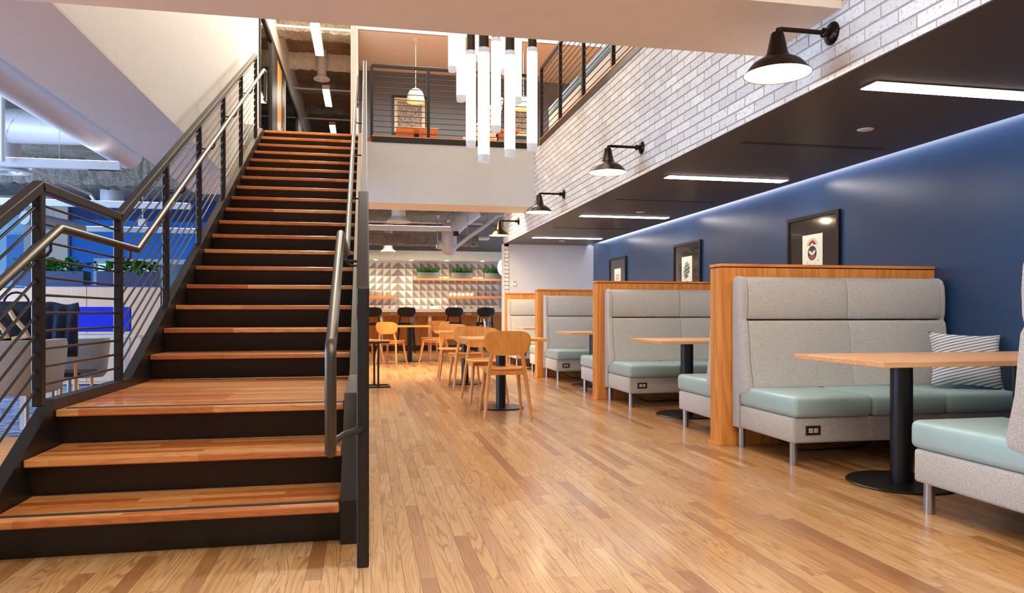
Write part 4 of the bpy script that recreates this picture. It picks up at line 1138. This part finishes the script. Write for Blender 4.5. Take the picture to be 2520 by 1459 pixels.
# office seating
def tub_chair(label, x, y, rz, w_, zb, zt_, legs, group='grey office tub chairs'):
    t = thing('tub_chair', label, 'chair', (0, 0, 0), group)
    m = MB(); n = 28; ring = []
    for zz, k in ((zb, .86), (zb+.03, .93), ((zb+zt_)/2, .98), (zt_-.04, 1.02), (zt_, 1.0)):
        for i in range(n):
            a = 2*math.pi*i/n; c, s_ = math.cos(a), math.sin(a); e = 2/3.6
            ring.append((math.copysign(abs(c)**e, c)*w_/2*k, math.copysign(abs(s_)**e, s_)*w_/2*.92*k, zz-(.16 if (zz > zb+.3 and s_ > .55) else 0)))
    for k, sc_ in ((0, .82), (0, .80)):
        pass
    N_ = 5
    fs = [(r_*n+i, r_*n+(i+1) % n, (r_+1)*n+(i+1) % n, (r_+1)*n+i) for r_ in range(N_-1) for i in range(n)]
    b = len(ring)
    for zz, k in ((zt_, .80), (zt_-.05, .74), (zb+.16, .72)):
        for i in range(n):
            a = 2*math.pi*i/n; c, s_ = math.cos(a), math.sin(a); e = 2/3.6
            ring.append((math.copysign(abs(c)**e, c)*w_/2*k, math.copysign(abs(s_)**e, s_)*w_/2*.92*k, zz-(.16 if (zz > zb+.3 and s_ > .55) else 0)))
    fs += [((N_-1+r_)*n+i, (N_-1+r_)*n+(i+1) % n, (N_+r_)*n+(i+1) % n, (N_+r_)*n+i) for r_ in range(3) for i in range(n)]
    fs += [tuple(range(n))[::-1], tuple(range((N_+2)*n, (N_+3)*n))]
    m.add(ring, fs).build('shell', 'office_grey', t, smooth=True)
    MB().box(-w_*.34, w_*.34, -w_*.30, w_*.36, zb+.10, zb+.20).build('seat_cushion', 'office_grey', t, bevel=(.03, 3), smooth=True)
    if legs == 'pedestal':
        MB().lathe([(.022, .03), (.022, zb)], (0, 0, 0), 14).build('pedestal', 'chrome', t, smooth=True)
        for i in range(4):
            a = i*math.pi/2+.4; MB().beam((0, 0, .05), (.28*math.cos(a), .28*math.sin(a), .02), .035, .03).build('foot', 'chrome', t)
    else:
        for sx in (-1, 1):
            for sy in (-1, 1): MB().lathe([(.016, 0), (.016, zb+.02), (0, zb+.02)], (sx*w_*.33, sy*w_*.3, 0), 12).build('leg', 'chrome', t, smooth=True)
    t.location = (x, y, 0); t.rotation_euler = (0, 0, rz); return t
tub_chair('grey tub chair on thin chrome legs in front of the black bag', -2.80, 6.45, 0, .78, .37, .79, 'legs')
tub_chair('grey tub chair on a chrome pedestal behind the navy jacket chair', -3.02, 8.35, .3, .74, .34, .74, 'pedestal')
# desk with divider
dk = thing('office_desk', 'white topped office desk with bright cobalt divider', 'desk', (-3.35, 9.3, 0))
MB().box(-4.3, -2.55, 8.95, 9.65, .72, .75).build('desk_top', 'deskwhite', dk, bevel=(.003, 1))
d0 = P(170, 790, Y=9.45); d1 = P(323, 790, Y=9.45)
MB().box(d0.x-.5, d1.x, 9.43, 9.47, P(250, 816, Y=9.45).z, P(250, 755, Y=9.45).z).build('divider', 'felt_blue', dk, bevel=(.015, 3))
for x in (-4.2, -3.4, -2.65):
    for y in (9.0, 9.6): MB().box(x-.025, x+.025, y-.025, y+.025, 0, .72).build('leg', 'deskwhite', dk)
# chair with jacket over its back
jc = thing('task_chair', 'wood and black task chair under the navy jacket', 'chair', (-2.61, 7.05, 0))
MB().box(-2.76, -2.46, 6.975, 7.01, .62, 1.070).build('backrest', 'blackwood', jc, bevel=(.01, 2)); MB().box(-2.78, -2.44, 7.0, 7.42, .44, .48).build('seat', 'blackwood', jc, bevel=(.015, 2))
for sx in (-2.74, -2.48):
    for y in (7.0, 7.38): MB().tube([(sx, y, 0), (sx, y, .62 if y < 7.1 else .45)], .014, 8).build('leg', 'chairleg', jc)
m = MB(); nx_, nz_ = 26, 12; q = random.Random(2); vs = []
xj0, xj1 = P(96, 800, Y=6.95).x, P(187, 800, Y=6.95).x
for i in range(nx_+1):
    f = i/nx_; x = xj0+(xj1-xj0)*f
    for j in range(nz_+1):
        g = j/nz_
        fold = .020*math.sin(f*19+g*1.2)*(.3+g)
        low = .50-.16*math.sin(f*2.4)+.04*math.sin(f*9)
        if j < 3: y = [7.03, 7.0, 6.965][j]; z = [1.0, 1.075, 1.06][j]+.012*math.sin(f*7)
        else: y = 6.955-.05*g+fold; z = 1.06-(g-.17)/.83*(low)
        vs.append((x+.02*math.sin(g*4)*(f-.5), y, z))
fs = [(i*(nz_+1)+j, (i+1)*(nz_+1)+j, (i+1)*(nz_+1)+j+1, i*(nz_+1)+j+1) for i in range(nx_) for j in range(nz_)]
jk = m.add(vs, fs).build('jacket', 'jacket', smooth=True, keep=True)
md = jk.modifiers.new('thickness', 'SOLIDIFY'); md.thickness = .012
tag(jk, 'dark navy jacket draped over a chair back behind the railing', 'jacket')
# bag on a small table
tb = thing('side_desk', 'pale wood desk under the black bag', 'desk', (-3.4, 7.2, 0))
MB().box(-4.1, -2.82, 6.9, 7.5, .73, .755).build('desk_top', 'strap', tb, bevel=(.003, 1))
for x in (-4.05, -2.87):
    for y in (6.95, 7.45): MB().box(x-.02, x+.02, y-.02, y+.02, 0, .73).build('leg', 'deskwhite', tb)
bg_ = thing('backpack', 'black backpack with tan straps and a top handle on the desk', 'bag', (-3.05, 7.15, .755))
b0 = -3.27; b1 = -2.84
MB().box(b0, b1, 7.02, 7.28, .7555, 1.10).build('body', 'bag', bg_, bevel=(.06, 4), smooth=True)
MB().tube([((b0+b1)/2+.06+.10*math.cos(a_*math.pi/8), 7.12, 1.08+.10*math.sin(a_*math.pi/8)) for a_ in range(9)], .010, 8).build('handle', 'bag', bg_, smooth=True)
for dx in (.0, .16):
    MB().tube([(b0+.10+dx, 7.02, 1.03), (b0+.16+dx, 6.98, .95), (b0+.24+dx, 6.97, .86), (b0+.26+dx, 6.98, .80), (b0+.14+dx, 6.99, .778)], .02, 8).build('strap', 'strap', bg_, smooth=True)
# office pendants and ducts
for u, Y, v0, v1, lb in ((298, 8.8, 421, 399, 'long white pendant light bar right behind the stair railing'), (470, 11.9, 517, 501, 'long white pendant light bar above the planter cabinet'), (490, 15.4, 576, 563, 'long white pendant light bar before the bright blue wall')):
    x1 = P(u, v0, Y=Y).x; pendant_bar(-8.4 if Y < 14 else P(205, v0, Y=Y).x, x1, Y, P(u, v0, Y=Y).z, P(u, v1, Y=Y).z, lb, 'pendant light bars', th=.07)
pipe('round_duct', 'big white round duct running beside the soffit over the office', 'duct', [(-2.93, 3.8, 2.98), (-2.93, 9.7, 2.98), (-2.93, 9.95, 2.98)], .175, 28, [(-2.93, 6, 3.1), (-2.93, 9.2, 3.1)], rad=[.175, .175, .17])
sp = pipe('cross_duct', 'white spiral duct crossing the office ceiling behind the round duct', 'duct', [(-8.5, 9.45, 3.17), (-3.9, 9.45, 3.17), (-3.2, 9.3, 3.1)], .20, 24, rad=[.2, .2, .15])
for i in range(10):
    x = -5.3+i*.17
    MB().tube([(x+.12*math.sin(a_*.5236), 9.45+.204*math.cos(a_*.5236), 3.17+.204*math.sin(a_*.5236)) for a_ in range(13)], .004, 5).build('spiral_seam', 'duct', sp)
MB().tube([(-4.75, 9.42, 3.17), (-4.75, 9.38, 2.70)], .19, 20).build('duct_drop', 'duct', sp, smooth=True)
a = P(14, 400, Y=8.75); tag(MB().tube([(a.x, 8.68, a.z), (a.x, 8.68, 3.45)], .025, 10).build('vertical_pipe', 'duct', smooth=True), 'thin vertical white pipe dropping to the pendant light bar', 'pipe')
pipe('sprinkler_pipe', 'slanting white sprinkler pipe over the office', 'pipe', [tuple(P(75, 415, Y=9.4)), tuple(P(222, 478, Y=11.4)), tuple(P(232, 492, Y=11.4))], .022, 8, [tuple(P(150, 447, Y=10.4))], hr=.004)
diffuser(20, 425, 11.2, 50, 3.45, 'round white ceiling diffuser over the office behind the railing', 'office ceiling diffusers')
tag(MB().tube([tuple(P(276, 500, Y=14)), tuple(P(276, 455, Y=14))], .19, 20).build('round_column', 'duct', smooth=True), 'short white round duct stub before the blue office wall', 'duct')
pipe('low_duct', 'white duct sloping behind the office railing', 'duct', [tuple(P(60, 535, Y=13.6)), tuple(P(200, 565, Y=14.6))], .12, 16, [tuple(P(130, 550, Y=14.1))])
a = P(351, 548, Y=13.5); tag(MB().box(a.x-.06, a.x+.06, 13.45, 13.55, a.z-.06, a.z+.06).box(a.x-.01, a.x+.01, 13.49, 13.51, a.z+.06, 3.45).build('exit_box', 'socket'), 'small white box on a rod before the blue office wall', 'fixture')

# ------------------------------------------------------------------ upper corridor
def gy(u): return P(u, 300, X=XL).y
zh = 6.0
gz = struct('wall_corridor_glazed', MB().box(XL-.06, XL, 12.55, 27, zh+.10, 6.95), 'white')
wg = struct('window_3', MB().box(XL-.05, XL+.03, 12.55, 26.9, zh, zh+.10), 'frame')
for y0, y1 in ((12.55, 12.6), (gy(666), gy(679)), (gy(691), gy(697)), (gy(731), gy(740)), (gy(747), gy(751))): MB().box(XL-.05, XL+.03, y0, y1, Z2, zh).build('mullion', 'frame', wg)
MB().box(XL-.05, XL+.02, gy(697), gy(701), Z2, zh).build('jamb', 'white', wg)
for y0, y1 in ((12.6, gy(666)), (gy(701), gy(731)), (gy(751), 26.5)): MB().box(XL-.012, XL-.004, y0, y1, Z2, zh).build('pane', 'pane', wg)
for y0, y1, nm in ((gy(679)+.005, gy(691)-.005, 'door_1'), (gy(740)+.005, gy(747)-.005, 'door_2')):
    dr = struct(nm, MB().box(XL-.03, XL+.015, y0, y1, Z2+.01, zh-.01), 'doorwood')
    MB().tube([(XL+.015, y1-.15, Z2+1.0), (XL+.06, y1-.15, Z2+1.0), (XL+.06, y1-.32, Z2+1.0)], .011, 8).build('door_handle', 'chrome', dr, smooth=True)
for u0, v0, v1, lb in ((776, 70, 138, 'glowing linear pendant in the upper corridor by the stair top'), (802, 220, 263, 'glowing linear pendant halfway down the upper corridor'), (818, 308, 328, 'glowing linear pendant at the far end of the upper corridor')):
    zz = 6.25; Ha = zz-CH; xx = -.92
    ya = (F*Ha/(CY-v0)-xx*SA)/CA; yb = (F*Ha/(CY-v1)-xx*SA)/CA
    t = thing('corridor_light', lb, 'light', (xx, (ya+yb)/2, zz), 'upper corridor lights')
    MB().box(xx-.085, xx+.085, ya, yb, zz+.004, zz+.10).build('housing', 'duct', t); MB().box(xx-.075, xx+.075, ya+.02, yb-.02, zz, zz+.004).build('lens', 'linear', t)
    for y in (ya+.2, yb-.2): MB().tube([(xx, y, zz+.1), (xx, y, 6.95)], .004, 5).build('hanger', 'chrome', t)
struct('trim_5', xbeam(XL, -.26, 15.0, 15.5, 6.55, 6.95, 8, 24), 'spray')
struct('trim_6', xbeam(XL, -.26, 17.3, 17.6, 6.62, 6.95, 9, 24), 'white')
struct('trim_7', xbeam(XL, -.26, 19.6, 19.9, 6.75, 6.95, 10, 24), 'spray')
struct('trim_8', xbeam(XL, -.26, 21.6, 21.9, 6.75, 6.95, 12, 24), 'spray')
diffuser(792, 197, 17.1, 20, 6.95, 'round white diffuser hanging in the upper corridor', 'upper corridor diffusers')
for y, z in ((14.6, 6.5), (18.4, 6.45), (20.6, 6.3)): tag(MB().tube([(XL, y, z), (-.26, y, z)], .022, 8).build('conduit', 'duct', smooth=True), {14.6: 'thin conduit crossing the corridor ceiling by the stair top', 18.4: 'thin conduit crossing the corridor behind the round diffuser', 20.6: 'thin conduit crossing the far corridor ceiling'}[y], 'pipe', 'corridor conduits')

# ------------------------------------------------------------------ upper lounge
def wall_art(u0, u1, v0, v1, label):
    Y = 16.995; a = P(u0, v0, Y=Y); b = P(u1, v1, Y=Y)
    t = thing('wall_art', label, 'picture', ((a.x+b.x)/2, Y, b.z), 'ink drawings in the upper lounge')
    MB().box(a.x, b.x, Y-.03, Y, b.z, a.z).build('frame', 'frame', t)
    MB().box(a.x+.05, b.x-.05, Y-.034, Y-.03, b.z+.05, a.z-.05).build('paper', 'paper', t)
    MB().box(a.x+.12, b.x-.12, Y-.037, Y-.034, b.z+.13, a.z-.13).build('drawing', 'art', t)
wall_art(965, 1051, 235, 334, 'framed black ink drawing behind the dome pendant in the upper lounge')
wall_art(1238, 1324, 240, 342, 'framed black ink drawing partly behind the tube pendants')
for u, v, Y, lb in ((1023, 252, 14.85, 'pale pink dome pendant over the upper lounge desk'), (1288, 270, 14.85, 'pale pink dome pendant behind the tube pendants')):
    a = P(u, v, Y=Y); t = thing('dome_pendant', lb, 'lamp', tuple(a), 'dome pendants in the upper lounge')
    MB().lathe([(.18, 0), (.178, .06), (.16, .16), (.12, .24), (.06, .275), (0, .28)], tuple(a), 28).lathe([(.178, .001), (.172, .06), (.15, .16), (0, .25)], tuple(a), 28, 1).build('shade', ['pink_shade', 'shade_in'], t, smooth=True, keep=True)
    MB().tube([(a.x, a.y, a.z+.27), (a.x, a.y, 6.52)], .005, 6).build('cord', 'socket', t); MB().lathe([(0, 0), (.06, 0), (.06, .03), (0, .03)], (a.x, a.y, 6.49), 18).build('canopy', 'socket', t)
    MB().lathe([(0, .05), (.05, .08), (.05, .13), (0, .16)], tuple(a), 16).build('bulb', 'bulb', t)
def lounge_table(x0, x1, y0, y1, label):
    t = thing('lounge_table', label, 'table', ((x0+x1)/2, (y0+y1)/2, Z2), 'upper lounge tables'); z = Z2+.74
    MB().box(x0, x1, y0, y1, z-.03, z).build('table_top', 'tread', t)
    MB().lathe([(.05, 0), (.05, .71)], ((x0+x1)/2, (y0+y1)/2, Z2), 16).build('column', 'black', t); MB().lathe([(0, 0), (.25, 0), (.25, .012), (0, .012)], ((x0+x1)/2, (y0+y1)/2, Z2), 28).build('base', 'black', t)
lounge_table(.56, 1.34, 13.7, 14.45, 'orange wood table top in the upper lounge below the dome pendant')
lounge_table(2.05, 2.85, 13.5, 14.2, 'orange wood table in the upper lounge behind the tube pendants')
def shell_chair(x, y, rz, label):
    t = thing('shell_chair', label, 'chair', (0, 0, 0), 'cream shell chairs in the upper lounge')
    m = MB(); vs = []; n, k = 16, 9
    for j in range(k+1):
        g = j/k
        for i in range(n+1):
            a = math.pi*(-.12+1.24*i/n); r_ = .30+.07*math.sin(g*1.6)
            h = .42+g*(.62*(max(0, math.sin(a))**.8)+.10)
            vs.append((r_*math.cos(a), -r_*math.sin(a)*(.9+.25*g), h))
    m.add(vs, [(j*(n+1)+i, j*(n+1)+i+1, (j+1)*(n+1)+i+1, (j+1)*(n+1)+i) for j in range(k) for i in range(n)])
    o = m.build('shell', 'lounge_white', t, smooth=True); md = o.modifiers.new('thickness', 'SOLIDIFY'); md.thickness = .03
    MB().lathe([(0, .36), (.30, .38), (.31, .44), (0, .46)], (0, 0, 0), 24).build('seat', 'lounge_white', t, smooth=True)
    for i in range(4): a = math.pi/4+i*math.pi/2; MB().tube([(.12*math.cos(a), .12*math.sin(a), .37), (.26*math.cos(a), .26*math.sin(a), 0)], .012, 8).build('leg', 'chairleg', t)
    t.location = (x, y, Z2); t.rotation_euler = (0, 0, rz)
shell_chair(2.02, 13.05, 1.2, 'cream shell chair in the upper lounge between the tube pendants')
for y0, y1, lb in ((10.05, 11.8, 'cream and light blue sofa behind the brick wall railing, at the corner'), (7.4, 9.8, 'cream and light blue sofa behind the brick wall railing, over the booths')):
    t = thing('lounge_sofa', lb, 'sofa', (3.3, (y0+y1)/2, Z2), 'sofas behind the railing')
    MB().box(2.98, 3.14, y0, y1, Z2+.12, 4.26).build('back_frame', 'sofa_cream', t, bevel=(.03, 3), smooth=True); MB().box(2.96, 3.20, y0+.03, y1-.03, 4.255, 4.40).build('back_cushion', 'sofa_blue', t, bevel=(.04, 3), smooth=True)
    MB().box(3.14, 3.75, y0, y1, Z2+.12, Z2+.42).build('seat', 'sofa_cream', t, bevel=(.03, 3), smooth=True)
    for x in (3.04, 3.66):
        for y in (y0+.1, y1-.1): MB().tube([(x, y, Z2), (x, y, Z2+.13)], .018, 8).build('leg', 'black', t)
tag(MB().lathe([(0, -.004), (.05, -.004), (.055, .002), (0, .002)], tuple(P(979, 130, Z=6.52)), 20).build('ceiling_disc', 'socket', smooth=True), 'small round disc in the upper lounge ceiling', 'speaker')
